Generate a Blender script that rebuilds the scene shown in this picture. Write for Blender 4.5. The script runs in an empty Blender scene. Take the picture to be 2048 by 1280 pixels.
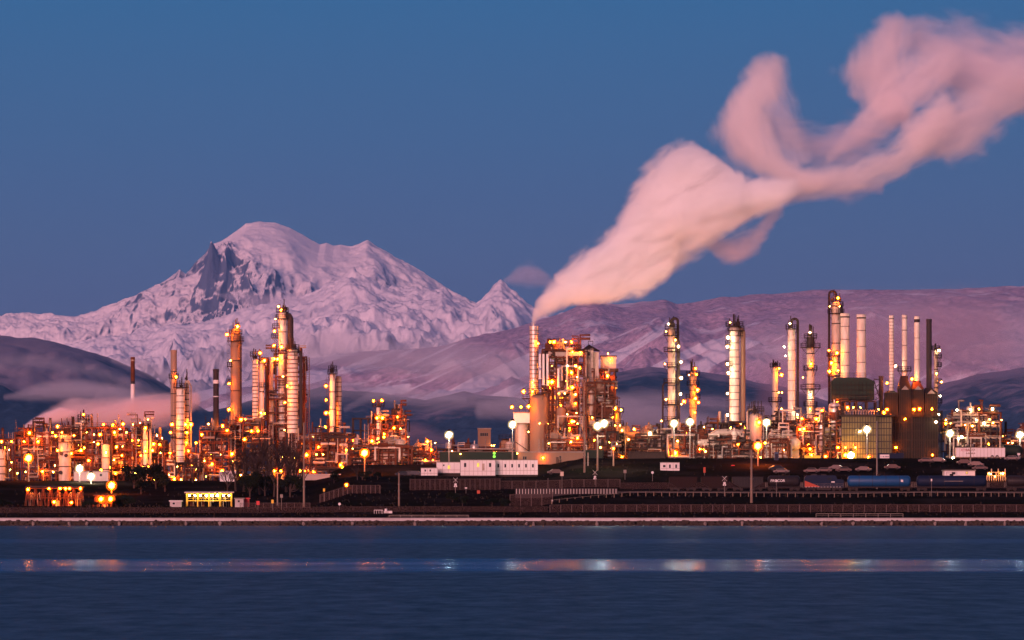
import bpy, math, random
import numpy as np
from mathutils import Vector, Matrix

# ---------------------------------------------------------------- scene frame
# metres; the camera stands on the near shore at the origin and looks along +Y
F = 12240.0          # focal length in photo pixels (2048 wide)
HY = 1012.0          # pixel row of the true horizon
CH = 5.0             # eye height above the water
def X(px, d): return (px - 1024.0) * d / F
def Z(py, d): return CH + (HY - py) * d / F

sc = bpy.context.scene
COL = sc.collection
R = random.Random(7)

# ---------------------------------------------------------------- terrain heights
_PX = [-900, 620, 700, 1082, 1150, 3000]
_L = [(1549, -1.2), (1552.6, 1.15), (1560, 2.2), (1572, 3.3), (1600, 4.4), (1650, 5.2), (1700, 9), (1740, 12), (1800, 12.6), (3000, 15)]
_C = [(1549, -1.2), (1552.6, 1.15), (1560, 2.2), (1572, 3.4), (1600, 5.0), (1650, 9.2), (1700, 13), (1745, 13.6), (1765, 17), (3000, 18)]
_R = [(1549, -1.2), (1552.6, 1.15), (1560, 2.2), (1572, 3.5), (1598, 7.0), (1640, 8.9), (1655, 10), (1715, 18.2), (1740, 18.5), (3000, 19)]
def _prof(p, d): return float(np.interp(d, [a for a, b in p], [b for a, b in p]))
def gz(x, d):
    px = x * F / d + 1024
    vals = [_prof(_L, d), _prof(_L, d), _prof(_C, d), _prof(_C, d), _prof(_R, d), _prof(_R, d)]
    return float(np.interp(px, _PX, vals))

# ---------------------------------------------------------------- mesh builder
class MB:
    def __init__(s): s.v = []; s.f = []; s.sm = []; s.mi = []; s.m = 0
    def add(s, vs, fs, smooth=False):
        o = len(s.v); s.v += [tuple(v) for v in vs]
        for f in fs: s.f.append(tuple(i + o for i in f)); s.sm.append(smooth); s.mi.append(s.m)
        return s
    def box(s, x0, x1, y0, y1, z0, z1):
        vs = [(x0,y0,z0),(x1,y0,z0),(x1,y1,z0),(x0,y1,z0),(x0,y0,z1),(x1,y0,z1),(x1,y1,z1),(x0,y1,z1)]
        return s.add(vs, [(0,3,2,1),(4,5,6,7),(0,1,5,4),(1,2,6,5),(2,3,7,6),(3,0,4,7)])
    def _frame(s, p, q):
        p = Vector(p); q = Vector(q); a = (q - p).normalized()
        u = a.cross(Vector((0,1,0)))
        if u.length < 1e-3: u = a.cross(Vector((1,0,0)))
        u.normalize(); w = a.cross(u).normalized()
        return p, q, u, w
    def beam(s, p, q, w=.2, h=None):
        h = h or w; p, q, u, t = s._frame(p, q); u = u*w/2; t = t*h/2
        vs = [p-u-t,p+u-t,p+u+t,p-u+t,q-u-t,q+u-t,q+u+t,q-u+t]
        return s.add(vs, [(0,3,2,1),(4,5,6,7),(0,1,5,4),(1,2,6,5),(2,3,7,6),(3,0,4,7)])
    def cyl(s, p, q, r, r2=None, n=12, caps=True):
        r2 = r if r2 is None else r2; p, q, u, w = s._frame(p, q)
        vs = []
        for c, rr in ((p, r), (q, r2)):
            for i in range(n):
                a = 2*math.pi*i/n; vs.append(c + (u*math.cos(a) + w*math.sin(a))*rr)
        s.add(vs, [(i, (i+1)%n, n+(i+1)%n, n+i) for i in range(n)], True)
        if caps:
            s.add(vs[:n], [tuple(range(n))[::-1]]); s.add(vs[n:], [tuple(range(n))])
        return s
    def lathe(s, x, y, prof, n=20):
        # prof: list of (r, z), bottom to top
        vs = []
        for r, z in prof:
            for i in range(n):
                a = 2*math.pi*i/n; vs.append((x+math.cos(a)*r, y+math.sin(a)*r, z))
        fs = []
        for k in range(len(prof)-1):
            for i in range(n):
                fs.append((k*n+i, k*n+(i+1)%n, (k+1)*n+(i+1)%n, (k+1)*n+i))
        s.add(vs, fs, True)
        s.add(vs[:n], [tuple(range(n))[::-1]]); s.add(vs[-n:], [tuple(range(n))])
        return s
    def tube(s, pts, r, n=8):
        pts = [Vector(p) for p in pts]
        rings = []
        for i, p in enumerate(pts):
            if i == 0: a = pts[1]-p
            elif i == len(pts)-1: a = p-pts[i-1]
            else: a = (pts[i+1]-p).normalized()+(p-pts[i-1]).normalized()
            a.normalize()
            u = a.cross(Vector((0,1,0)))
            if u.length < .05: u = a.cross(Vector((1,0,0)))
            u.normalize(); w = a.cross(u).normalized()
            rr = r[i] if isinstance(r, (list, tuple)) else r
            rings.append([p+(u*math.cos(2*math.pi*k/n)+w*math.sin(2*math.pi*k/n))*rr for k in range(n)])
        vs = [v for g in rings for v in g]; fs = []
        for j in range(len(pts)-1):
            for k in range(n): fs.append((j*n+k, j*n+(k+1)%n, (j+1)*n+(k+1)%n, (j+1)*n+k))
        s.add(vs, fs, True)
        s.add(rings[0], [tuple(range(n))[::-1]]); s.add(rings[-1], [tuple(range(n))])
        return s
    def ball(s, c, r, n=10, m=6, sz=1):
        vs = [(c[0], c[1], c[2]-r*sz)]
        for j in range(1, m):
            t = -math.pi/2+math.pi*j/m
            for i in range(n):
                a = 2*math.pi*i/n
                vs.append((c[0]+r*math.cos(t)*math.cos(a), c[1]+r*math.cos(t)*math.sin(a), c[2]+r*sz*math.sin(t)))
        vs.append((c[0], c[1], c[2]+r*sz)); fs = []
        for i in range(n): fs.append((0, 1+(i+1)%n, 1+i))
        for j in range(m-2):
            for i in range(n):
                fs.append((1+j*n+i, 1+j*n+(i+1)%n, 1+(j+1)*n+(i+1)%n, 1+(j+1)*n+i))
        t = len(vs)-1; b = 1+(m-2)*n
        for i in range(n): fs.append((b+i, b+(i+1)%n, t))
        return s.add(vs, fs, True)
    def mesh(s, name, mat):
        me = bpy.data.meshes.new(name); me.from_pydata(s.v, [], s.f)
        me.polygons.foreach_set('use_smooth', s.sm)
        for mm in (mat if isinstance(mat, (list, tuple)) else [mat]): me.materials.append(mm)
        me.polygons.foreach_set('material_index', s.mi); me.update()
        return me
    def build(s, name, mat, parent=None, loc=None):
        if not s.v: return None
        o = bpy.data.objects.new(name, s.mesh(name, mat)); COL.objects.link(o)
        if parent: o.parent = parent
        if loc: o.location = loc
        return o

def tag(o, label=None, cat=None, group=None, kind=None):
    if label: o['label'] = label
    if cat: o['category'] = cat
    if group: o['group'] = group
    if kind: o['kind'] = kind
    return o
def empty(name, loc, label, cat, group=None, kind=None):
    o = bpy.data.objects.new(name, None); COL.objects.link(o); o.location = loc
    o.empty_display_size = .5
    return tag(o, label, cat, group, kind)
def link(me, name, parent, loc=(0,0,0), rz=0, sc_=None):
    o = bpy.data.objects.new(name, me); COL.objects.link(o); o.parent = parent
    o.location = loc; o.rotation_euler = (0,0,rz)
    if sc_: o.scale = sc_
    return o
def copy_tree(o, parent=None):
    c = o.copy(); COL.objects.link(c); c.parent = parent
    for ch in list(o.children): copy_tree(ch, c)
    return c

# ---------------------------------------------------------------- materials
def nodes(name):
    m = bpy.data.materials.new(name); m.use_nodes = True
    nt = m.node_tree; nt.nodes.clear()
    out = nt.nodes.new('ShaderNodeOutputMaterial')
    return m, nt, out
def N(nt, t, **kw):
    n = nt.nodes.new(t)
    for k, v in kw.items():
        if k.startswith('_'): n.inputs[int(k[1:])].default_value = v
        else: setattr(n, k, v)
    return n
def mth(nt, op, a, b=None, clamp=False):
    n = nt.nodes.new('ShaderNodeMath'); n.operation = op; n.use_clamp = clamp
    for i, v in enumerate((a, b)):
        if v is None: continue
        if isinstance(v, (int, float)): n.inputs[i].default_value = v
        else: nt.links.new(v, n.inputs[i])
    return n.outputs[0]
def mix(nt, fac, a, b):
    n = nt.nodes.new('ShaderNodeMix'); n.data_type = 'RGBA'
    for i, v in ((0, fac), (6, a), (7, b)):
        if hasattr(v, 'default_value') or hasattr(v, 'is_linked'): nt.links.new(v, n.inputs[i])
        else: n.inputs[i].default_value = v if isinstance(v, (int, float)) else (*v, 1) if len(v) == 3 else v
    return n.outputs[2]
def ramp(nt, src, stops, interp='LINEAR'):
    n = nt.nodes.new('ShaderNodeValToRGB'); cr = n.color_ramp; cr.interpolation = interp
    while len(cr.elements) < len(stops): cr.elements.new(.5)
    for e, (p, c) in zip(cr.elements, stops):
        e.position = p; e.color = (*c, 1) if isinstance(c, (tuple, list)) else (c, c, c, 1)
    nt.links.new(src, n.inputs[0]); return n.outputs[0]
def surf(name, col, rough=.6, metal=0., dirt=None, amt=.35, scale=.6, streak=1., bump=.0, fine=None):
    """weathered painted / bare surface: colour blotches and vertical streaks"""
    m, nt, out = nodes(name)
    tc = N(nt, 'ShaderNodeTexCoord'); mp = N(nt, 'ShaderNodeMapping'); mp.inputs['Scale'].default_value = (1, 1, streak)
    nt.links.new(tc.outputs['Object'], mp.inputs[0])
    n1 = N(nt, 'ShaderNodeTexNoise'); n1.inputs['Scale'].default_value = scale; n1.inputs['Detail'].default_value = 7; n1.inputs['Roughness'].default_value = .65
    nt.links.new(mp.outputs[0], n1.inputs['Vector'])
    dirt = dirt or tuple(c*.45 for c in col)
    f = ramp(nt, n1.outputs[0], [(.38, 0.), (.72, 1.)])
    f = mth(nt, 'MULTIPLY', f, amt)
    c = mix(nt, f, col, dirt)
    b = N(nt, 'ShaderNodeBsdfPrincipled'); nt.links.new(c, b.inputs['Base Color'])
    b.inputs['Roughness'].default_value = rough; b.inputs['Metallic'].default_value = metal
    b.inputs['Specular IOR Level'].default_value = .12 if max(col) < .15 else .3
    if bump:
        bp = N(nt, 'ShaderNodeBump'); bp.inputs['Strength'].default_value = bump; bp.inputs['Distance'].default_value = .1
        nt.links.new(n1.outputs[0], bp.inputs['Height']); nt.links.new(bp.outputs[0], b.inputs['Normal'])
    nt.links.new(b.outputs[0], out.inputs[0]); return m
def emit(name, col, s, sampled=True):
    m, nt, out = nodes(name); e = N(nt, 'ShaderNodeEmission'); e.inputs[0].default_value = (*col, 1); e.inputs[1].default_value = s
    nt.links.new(e.outputs[0], out.inputs[0])
    m.cycles.emission_sampling = 'FRONT' if sampled else 'NONE'
    return m
M = {}
M['steel'] = surf('dark_steel', (.034,.022,.017), .6, .2, (.014,.009,.008), .6, 1.2)
M['rust'] = surf('rusty_steel', (.12,.036,.016), .7, .1, (.04,.018,.012), .7, .9)
M['galv'] = surf('galvanised_steel', (.19,.16,.14), .5, .3, (.08,.055,.045), .6, 1.1)
M['pale'] = surf('pale_pipe_lagging', (.36,.28,.22), .5, .1, (.16,.10,.07), .5, .8, .3)
M['clad'] = surf('pale_column_cladding', (.68,.61,.52), .6, .05, (.36,.23,.15), .75, .55, .3)
M['clad2'] = surf('cream_column_cladding', (.56,.46,.36), .6, .05, (.27,.17,.11), .75, .55, .3)
M['alu'] = surf('dull_aluminium_cladding', (.55,.48,.44), .38, .55, (.30,.22,.18), .5, .7, .15)
M['brown'] = surf('brown_weathered_shell', (.20,.12,.075), .7, 0, (.15,.09,.06), .6, .4, .2)
M['tan'] = surf('tan_concrete_stack', (.30,.20,.14), .8, 0, (.17,.10,.07), .6, .35, .15)
M['black'] = surf('black_soot_shell', (.04,.03,.03), .7, 0, (.02,.015,.015), .5, .7, .3)
M['white'] = surf('white_paint', (.62,.58,.57), .5, 0, (.5,.42,.38), .35, .8, .4)
M['cream'] = surf('cream_wall_cladding', (.60,.46,.36), .6, 0, (.42,.28,.2), .4, .3, .2)
M['dkgreen'] = surf('dark_green_sheet_cladding', (.014,.022,.015), .6, .1, (.02,.025,.02), .5, .5, .3)
M['olive'] = surf('olive_furnace_casing', (.020,.015,.011), .85, 0, (.01,.008,.007), .7, .4, .3)
M['furnace'] = surf('grimy_furnace_wall_panels', (.15,.115,.055), .8, 0, (.035,.026,.018), .8, .22, .4)
M['red'] = surf('red_paint', (.55,.03,.03), .5)
M['yellow'] = surf('yellow_paint', (.75,.45,.03), .5)
M['orange'] = surf('orange_red_paint', (.38,.05,.02), .5)
M['blue'] = surf('bright_blue_tank_paint', (.008,.055,.155), .5, 0, (.01,.05,.14), .5, .4, .3)
M['navy'] = surf('dark_navy_tank_paint', (.008,.014,.038), .6, 0, (.008,.01,.02), .5, .4)
M['soot'] = surf('black_tank_paint', (.018,.015,.017), .45, 0, (.03,.018,.014), .6, .4)
M['hopper'] = surf('dark_brown_wagon_paint', (.022,.011,.009), .8, 0, (.02,.012,.01), .6, .4)
M['fence'] = surf('dull_fence_metal', (.13,.09,.08), .6, .2)
M['frost'] = surf('frosted_concrete', (.46,.42,.44), .8, 0, (.25,.2,.2), .6, .35)
M['stone'] = surf('pale_weathered_stone', (.22,.17,.15), .9, 0, (.1,.08,.07), .6, 2)
M['concrete'] = surf('concrete', (.45,.40,.38), .85, 0, (.28,.22,.2), .5, .5)
M['wood'] = surf('weathered_wood', (.22,.15,.11), .85, 0, (.1,.07,.05), .6, 1.5, .2)
M['glass'] = surf('dark_window_glass', (.02,.025,.03), .1, 0)
M['lit'] = emit('lit_window', (1,.62,.10), 1.3, False)
M['green_lit'] = emit('green_signal_glass', (.35,1,.10), 1.5, False)
M['textred'] = surf('red_lettering', (.5,.02,.05), .6)
M['textdark'] = surf('dark_lettering', (.03,.03,.06), .6)
M['textwhite'] = surf('white_lettering', (.8,.78,.76), .6)
# ---------------------------------------------------------------- camera, world, sun
cam = bpy.data.cameras.new('camera'); co = bpy.data.objects.new('camera', cam); COL.objects.link(co)
co.location = (0, 0, CH); co.rotation_euler = (math.radians(90), 0, 0)
cam.sensor_width = 36; cam.lens = 36*F/2048; cam.shift_y = (HY-640)/2048; cam.shift_x = 0
cam.clip_start = 1; cam.clip_end = 200000; sc.camera = co

SUN_EL = math.radians(14); SUN_AZ = math.radians(205)   # behind the camera, a little to its left
w = bpy.data.worlds.new('World'); sc.world = w; w.use_nodes = True; nt = w.node_tree; nt.nodes.clear()
out = N(nt, 'ShaderNodeOutputWorld'); bg = N(nt, 'ShaderNodeBackground')
sky = N(nt, 'ShaderNodeTexSky'); sky.sky_type = 'NISHITA'; sky.sun_disc = False
sky.sun_elevation = math.radians(2); sky.sun_rotation = math.radians(205)
tc = N(nt, 'ShaderNodeTexCoord'); sep = N(nt, 'ShaderNodeSeparateXYZ'); nt.links.new(tc.outputs['Generated'], sep.inputs[0])
zz = mth(nt, 'MULTIPLY', sep.outputs['Z'], 2.0, True)
east = ramp(nt, zz, [(0, (.105,.098,.19)), (.06, (.088,.115,.240)), (.085, (.072,.126,.262)), (.12, (.046,.132,.295)), (.166, (.022,.136,.325)), (.4, (.014,.10,.27)), (1, (.010,.06,.18))])
west = ramp(nt, zz, [(0, (1.3,.52,.36)), (.1, (1.0,.45,.40)), (.3, (.42,.26,.36)), (.6, (.1,.13,.27)), (1, (.02,.07,.19))])
wf = mth(nt, 'MULTIPLY_ADD', sep.outputs['Y'], -1.6, True); wf.node.inputs[2].default_value = -.25
dusk = mix(nt, wf, east, west)
nm = N(nt, 'ShaderNodeMix', data_type='RGBA', blend_type='ADD'); nm.inputs[0].default_value = .008
nt.links.new(dusk, nm.inputs[6]); nt.links.new(sky.outputs[0], nm.inputs[7])
nt.links.new(nm.outputs[2], bg.inputs[0]); bg.inputs[1].default_value = 1.0; nt.links.new(bg.outputs[0], out.inputs[0])
sl = bpy.data.lights.new('dusk_sun', 'SUN'); sl.energy = 4.3; sl.angle = math.radians(24); sl.color = (1, .47, .46)
so = bpy.data.objects.new('dusk_sun', sl); COL.objects.link(so)
# direction the light travels
az = math.radians(20)   # the glow sits behind the camera, to the left
dirv = Vector((math.sin(az)*math.cos(SUN_EL), math.cos(az)*math.cos(SUN_EL), -math.sin(SUN_EL)))
so.rotation_euler = dirv.to_track_quat('-Z', 'Y').to_euler(); so.location = (-400, -800, 300)

sc.view_settings.view_transform = 'Standard'; sc.view_settings.look = 'None'; sc.view_settings.exposure = 0; sc.view_settings.gamma = 1
sc.cycles.max_bounces = 12; sc.cycles.diffuse_bounces = 2; sc.cycles.glossy_bounces = 3; sc.cycles.transparent_max_bounces = 16
sc.cycles.volume_bounces = 10; sc.cycles.use_denoising = True; sc.cycles.caustics_reflective = False; sc.cycles.caustics_refractive = False
sc.cycles.use_light_tree = True; sc.cycles.filter_width = 1.55; sc.cycles.sample_clamp_indirect = 4
sc.cycles.volume_max_steps = 160; sc.cycles.volume_step_rate = 1.0
sc.cycles.use_adaptive_sampling = True; sc.cycles.adaptive_threshold = .02

# ---------------------------------------------------------------- numpy noise
def _hash(ix, iy, s):
    h = (ix.astype(np.int64)*374761393 + iy.astype(np.int64)*668265263 + s*1442695041) & 0x7fffffff
    h = ((h ^ (h >> 13))*1274126177) & 0x7fffffff
    return (h ^ (h >> 16)) & 0xffff
def perlin(x, y, s=0):
    ix = np.floor(x); iy = np.floor(y); fx = x-ix; fy = y-iy
    u = fx*fx*fx*(fx*(fx*6-15)+10); v = fy*fy*fy*(fy*(fy*6-15)+10)
    def g(ax, ay):
        a = _hash(ix+ax, iy+ay, s)*(2*np.pi/65536); return np.cos(a)*(fx-ax)+np.sin(a)*(fy-ay)
    n0 = g(0,0)*(1-u)+g(1,0)*u; n1 = g(0,1)*(1-u)+g(1,1)*u
    return (n0*(1-v)+n1*v)*1.5
def fbm(x, y, o=6, s=0, g=.5):
    t = 0; a = 1
    for k in range(o): t = t+a*perlin(x*2**k, y*2**k, s+k); a *= g
    return t
def ridged(x, y, o=6, s=0, g=.52):
    t = 0; a = 1; pr = 1
    for k in range(o):
        n = 1-np.abs(perlin(x*2**k, y*2**k, s+k)); n = n*n; t = t+a*n*pr; pr = np.clip(n*1.3, 0, 1); a *= g
    return t/2.0
def heightfield(name, mat, xs, ys, H):
    nx, ny = len(xs), len(ys)
    xx, yy = np.meshgrid(xs, ys)
    v = np.stack([xx, yy, H], -1).reshape(-1, 3)
    i = np.arange(ny-1)[:, None]*nx+np.arange(nx-1)[None, :]
    f = np.stack([i, i+1, i+nx+1, i+nx], -1).reshape(-1, 4)
    me = bpy.data.meshes.new(name)
    me.vertices.add(len(v)); me.vertices.foreach_set('co', v.ravel())
    me.loops.add(f.size); me.loops.foreach_set('vertex_index', f.ravel())
    me.polygons.add(len(f)); me.polygons.foreach_set('loop_start', np.arange(0, f.size, 4)); me.polygons.foreach_set('loop_total', np.full(len(f), 4))
    me.update(calc_edges=True); me.validate()
    me.polygons.foreach_set('use_smooth', np.ones(len(me.polygons), bool))
    me.materials.append(mat); o = bpy.data.objects.new(name, me); COL.objects.link(o)
    o['kind'] = 'structure'; return o

# ---------------------------------------------------------------- mountain materials
def mountain_mat(name, snow, rock, forest, rock_lo, rock_hi, tree_z, tree_amt, scale, clear=0, outcrop=0):
    m, nt, out = nodes(name)
    geo = N(nt, 'ShaderNodeNewGeometry'); sp = N(nt, 'ShaderNodeSeparateXYZ'); nt.links.new(geo.outputs['Normal'], sp.inputs[0])
    ps = N(nt, 'ShaderNodeSeparateXYZ'); nt.links.new(geo.outputs['Position'], ps.inputs[0])
    ns = N(nt, 'ShaderNodeTexNoise'); ns.inputs['Scale'].default_value = scale; ns.inputs['Detail'].default_value = 8; ns.inputs['Roughness'].default_value = .7
    nt.links.new(geo.outputs['Position'], ns.inputs['Vector'])
    nb = N(nt, 'ShaderNodeTexNoise'); nb.inputs['Scale'].default_value = scale*.12; nb.inputs['Detail'].default_value = 6; nb.inputs['Roughness'].default_value = .6
    nt.links.new(geo.outputs['Position'], nb.inputs['Vector'])
    steep = mth(nt, 'ADD', mth(nt, 'SUBTRACT', 1, sp.outputs['Z']), mth(nt, 'MULTIPLY', mth(nt, 'SUBTRACT', ns.outputs[0], .5), .5))
    steep = mth(nt, 'ADD', steep, mth(nt, 'MULTIPLY', mth(nt, 'SUBTRACT', nb.outputs[0], .5), .7))
    if outcrop:     # bare volcanic buttresses on the left shoulder
        oc = ramp(nt, mth(nt, 'DIVIDE', mth(nt, 'ADD', ps.outputs['X'], 4600), 2600), [(.0, 0.), (.25, .12), (.62, .15), (.80, .15), (.95, 0.)])
        oc = mth(nt, 'MULTIPLY', oc, ramp(nt, mth(nt, 'DIVIDE', ps.outputs['Z'], 3000), [(.50, 0.), (.62, 1.), (.82, 1.), (.88, 0.)]))
        steep = mth(nt, 'ADD', steep, oc)
    rk = ramp(nt, steep, [(rock_lo, 0.), (rock_hi, 1.)])
    c = mix(nt, rk, snow, rock)
    if tree_amt:
        hz = mth(nt, 'DIVIDE', mth(nt, 'SUBTRACT', tree_z, ps.outputs['Z']), tree_z*.45)
        hz = mth(nt, 'ADD', hz, mth(nt, 'MULTIPLY', mth(nt, 'SUBTRACT', nb.outputs[0], .5), 3.2))
        hz = mth(nt, 'ADD', hz, mth(nt, 'MULTIPLY', mth(nt, 'SUBTRACT', ns.outputs[0], .5), 1.6))
        tf = mth(nt, 'MULTIPLY', ramp(nt, hz, [(.2, 0.), (.7, 1.)]), tree_amt)
        fine = N(nt, 'ShaderNodeTexNoise'); fine.inputs['Scale'].default_value = scale*4; fine.inputs['Detail'].default_value = 5; fine.inputs['Roughness'].default_value = .75
        nt.links.new(geo.outputs['Position'], fine.inputs['Vector'])
        fc = mix(nt, ramp(nt, fine.outputs[0], [(.35, 0.), (.68, 1.)]), forest, tuple(min(1, q*2.8) for q in forest))
        if clear:      # snow-filled clearings and avalanche tracks slanting across the forest
            mp = N(nt, 'ShaderNodeCombineXYZ'); nt.links.new(mth(nt, 'DIVIDE', mth(nt, 'SUBTRACT', ps.outputs['X'], mth(nt, 'MULTIPLY', ps.outputs['Z'], 2.0)), 340), mp.inputs[0])
            nt.links.new(mth(nt, 'DIVIDE', mth(nt, 'ADD', ps.outputs['X'], ps.outputs['Z']), 1900), mp.inputs[1]); nt.links.new(mth(nt, 'DIVIDE', ps.outputs['Y'], 6000), mp.inputs[2]); cn = N(nt, 'ShaderNodeTexNoise'); cn.inputs['Scale'].default_value = 1; cn.inputs['Detail'].default_value = 4; cn.inputs['Roughness'].default_value = .55; cn.inputs['Distortion'].default_value = .8
            nt.links.new(mp.outputs[0], cn.inputs['Vector'])
            band = ramp(nt, mth(nt, 'DIVIDE', ps.outputs['Z'], 1600), [(.30, .0), (.40, .13), (.60, .10), (.85, 0.)])
            band = mth(nt, 'SUBTRACT', band, ramp(nt, mth(nt, 'DIVIDE', ps.outputs['X'], 4000), [(.42, 0.), (.62, .22)]))
            tf = mth(nt, 'MULTIPLY', tf, mth(nt, 'SUBTRACT', 1, ramp(nt, mth(nt, 'ADD', cn.outputs[0], band), [(.59, 0.), (.62, clear)])))
        if clear:
            pt = N(nt, 'ShaderNodeTexNoise'); pt.inputs['Scale'].default_value = 1/520; pt.inputs['Detail'].default_value = 6; pt.inputs['Roughness'].default_value = .68; pt.inputs['Distortion'].default_value = .4
            nt.links.new(geo.outputs['Position'], pt.inputs['Vector']); tf = mth(nt, 'MULTIPLY', tf, mth(nt, 'SUBTRACT', 1, ramp(nt, pt.outputs[0], [(.56, 0.), (.62, .62)])))
        c = mix(nt, tf, c, fc)
    b = N(nt, 'ShaderNodeBsdfPrincipled'); nt.links.new(c, b.inputs['Base Color']); b.inputs['Roughness'].default_value = .9
    b.inputs['Specular IOR Level'].default_value = .1
    bp = N(nt, 'ShaderNodeBump'); bp.inputs['Strength'].default_value = .5; bp.inputs['Distance'].default_value = .25/scale
    nt.links.new(ns.outputs[0], bp.inputs['Height']); nt.links.new(bp.outputs[0], b.inputs['Normal'])
    nt.links.new(b.outputs[0], out.inputs[0]); return m
mat_snow = mountain_mat('snow_and_rock', (.84,.77,.79), (.10,.12,.18), (.05,.06,.08), .37, .56, 900, 0, 1/260, outcrop=1)
mat_crag = mountain_mat('snow_crags', (.74,.70,.76), (.16,.16,.21), (.08,.085,.12), .46, .70, 1150, .8, 1/220)
mat_snowforest = mountain_mat('snowy_forest_slope', (.76,.70,.76), (.25,.24,.30), (.22,.15,.19), .50, .85, 2600, .96, 1/150, .9)
mat_forest = mountain_mat('dark_forest_slope', (.24,.20,.25), (.08,.08,.11), (.014,.028,.045), .5, .85, 640, .97, 1/130)

def rng(name, mat, D, L, crest, xr, nx, ny, base, amp, seed, gully=900., craggy=30., shape=1.0, back=.35, feats=(), smooth=None):
    """a mountain range: crest drawn at distance D, slopes run down towards the viewer for L metres"""
    px = np.array([c[0] for c in crest], float); py = np.array([c[1] for c in crest], float)
    xs = np.linspace(X(xr[0], D), X(xr[1], D), nx)
    t = np.concatenate([np.linspace(-back, 0, max(8, ny//6), endpoint=False), np.linspace(0, 1, ny)**1.25])
    ys = D-t*L
    xx, tt = np.meshgrid(xs, t)
    pxx = xx*F/D+1024
    fp = np.arange(-2500, 4600, 2.0); fy = np.interp(fp, px, py); kn = np.hanning(61); kn /= kn.sum()
    fs_ = np.convolve(np.pad(fy, 30, mode='edge'), kn, 'valid')
    wz = np.clip(np.abs(tt)*7, 0, 1); wz = wz*wz*(3-2*wz)
    wp = pxx+perlin(pxx/55, tt*9, seed+77)*46*wz+perlin(pxx/19, tt*22, seed+78)*16*wz
    Hc = Z(np.interp(pxx, px, py)*(1-wz)+np.interp(wp, fp, fs_)*wz, D)
    yy = D-tt*L
    fall = np.where(tt >= 0, np.clip(1-np.abs(tt), 0, 1)**shape, 1-np.abs(tt)*1.2)
    w1 = perlin(xx/(gully*2.2), yy/(gully*2.2), seed+50)*gully*.7
    rg = ridged((xx+w1)/gully, (yy+w1*.5)/(gully*2.2), 7, seed)
    am = amp*np.clip(np.abs(tt)*3.2, 0, 1)*(1-.35*np.clip(tt, 0, 1))
    mask = 1.0
    if smooth is not None:
        mask = smooth(pxx, tt)
    H = base+(Hc-base)*fall+(rg-.85)*am*mask+fbm(xx/(gully*.35), yy/(gully*.35), 6, seed+9, .55)*craggy*mask
    for (fx, ft, fh, fw, fl) in feats:      # local spurs: pixel column, t, extra height, half width px, half length t
        dx = (pxx-fx)/fw; dt = (tt-ft)/fl
        H = H+fh*np.exp(-(dx*dx+dt*dt))*(.75+.5*rg)
    H = np.where(tt < 0, np.minimum(H, Hc*fall), H)
    return heightfield(name, mat, xs, ys[::-1], H[::-1])

# volcano
cr = [(-900,655),(-300,640),(0,634),(40,632),(90,629),(150,634),(190,624),(235,606),(260,592),(285,580),(320,570),(345,552),(360,540),(372,548),(395,522),(410,510),(425,492),(450,477),(478,457),(492,448),(520,444),(550,446),(580,455),(603,468),(625,482),(640,490),(652,486),(668,492),(680,491),(700,494),(718,488),(735,480),(760,492),(785,507),(820,528),(845,545),(868,560),(890,575),(930,595),(965,608),(990,615),(1040,640),(1200,700),(1500,760),(2900,900)]
def sm_baker(p, t):
    dome = np.exp(-((p-600)/190)**2)*np.clip(1.25-t*3.2, 0, 1)
    butt = np.exp(-((p-455)/60)**2)*np.exp(-((t-.16)/.08)**2)
    return np.clip(1-.86*dome, .12, 1)+.9*butt
rng('mountain', mat_snow, 60000, 9000, cr, (-500, 1500), 1150, 420, 250, 620, 11, 900, 44, .95, .3,
    feats=[(455,.13,200,34,.05),(510,.17,110,24,.05),(360,.08,60,24,.05),(735,.03,40,16,.03),(300,.12,120,30,.06)], smooth=sm_baker)
cr = [(-900,720),(0,700),(120,690),(230,672),(330,650),(420,640),(500,612),(560,600),(620,590),(660,565),(690,556),(705,545),(730,552),(760,565),(800,572),(850,582),(885,573),(905,590),(950,605),(975,590),(990,577),(1003,572),(1020,585),(1045,598),(1060,612),(1100,630),(1160,622),(1210,640),(1300,650),(1500,690),(2900,760)]
rng('mountain', mat_crag, 52000, 8500, cr, (-500, 1900), 1150, 340, 150, 430, 31, 680, 42, .9, .25,
    feats=[(700,.12,70,30,.1),(1000,.14,70,30,.12),(860,.15,60,40,.1)])
cr = [(-900,760),(300,800),(480,765),(600,722),(740,702),(880,690),(950,674),(1010,660),(1080,640),(1130,628),(1180,615),(1230,610),(1280,604),(1330,600),(1355,612),(1385,608),(1440,595),(1500,588),(1560,588),(1650,582),(1750,578),(1900,578),(2048,575),(2400,580),(2900,600)]
rng('mountain', mat_snowforest, 42000, 9500, cr, (300, 2600), 700, 240, 100, 330, 71, 1300, 14, .8, .25,
    feats=[(1180,.1,90,50,.1)])
cr = [(-900,640),(-200,655),(0,668),(60,672),(120,684),(190,703),(240,726),(300,752),(360,795),(420,830),(480,815),(560,792),(650,776),(750,790),(850,802),(930,780),(1000,792),(1080,800),(1180,772),(1230,748),(1300,738),(1360,744),(1450,752),(1560,775),(1650,805),(1750,805),(1850,780),(1950,748),(2048,735),(2400,700),(2900,690)]
rng('foothill', mat_forest, 27000, 6500, cr, (-600, 2700), 640, 160, 60, 150, 91, 1500, 16, .75, .25)

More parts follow.
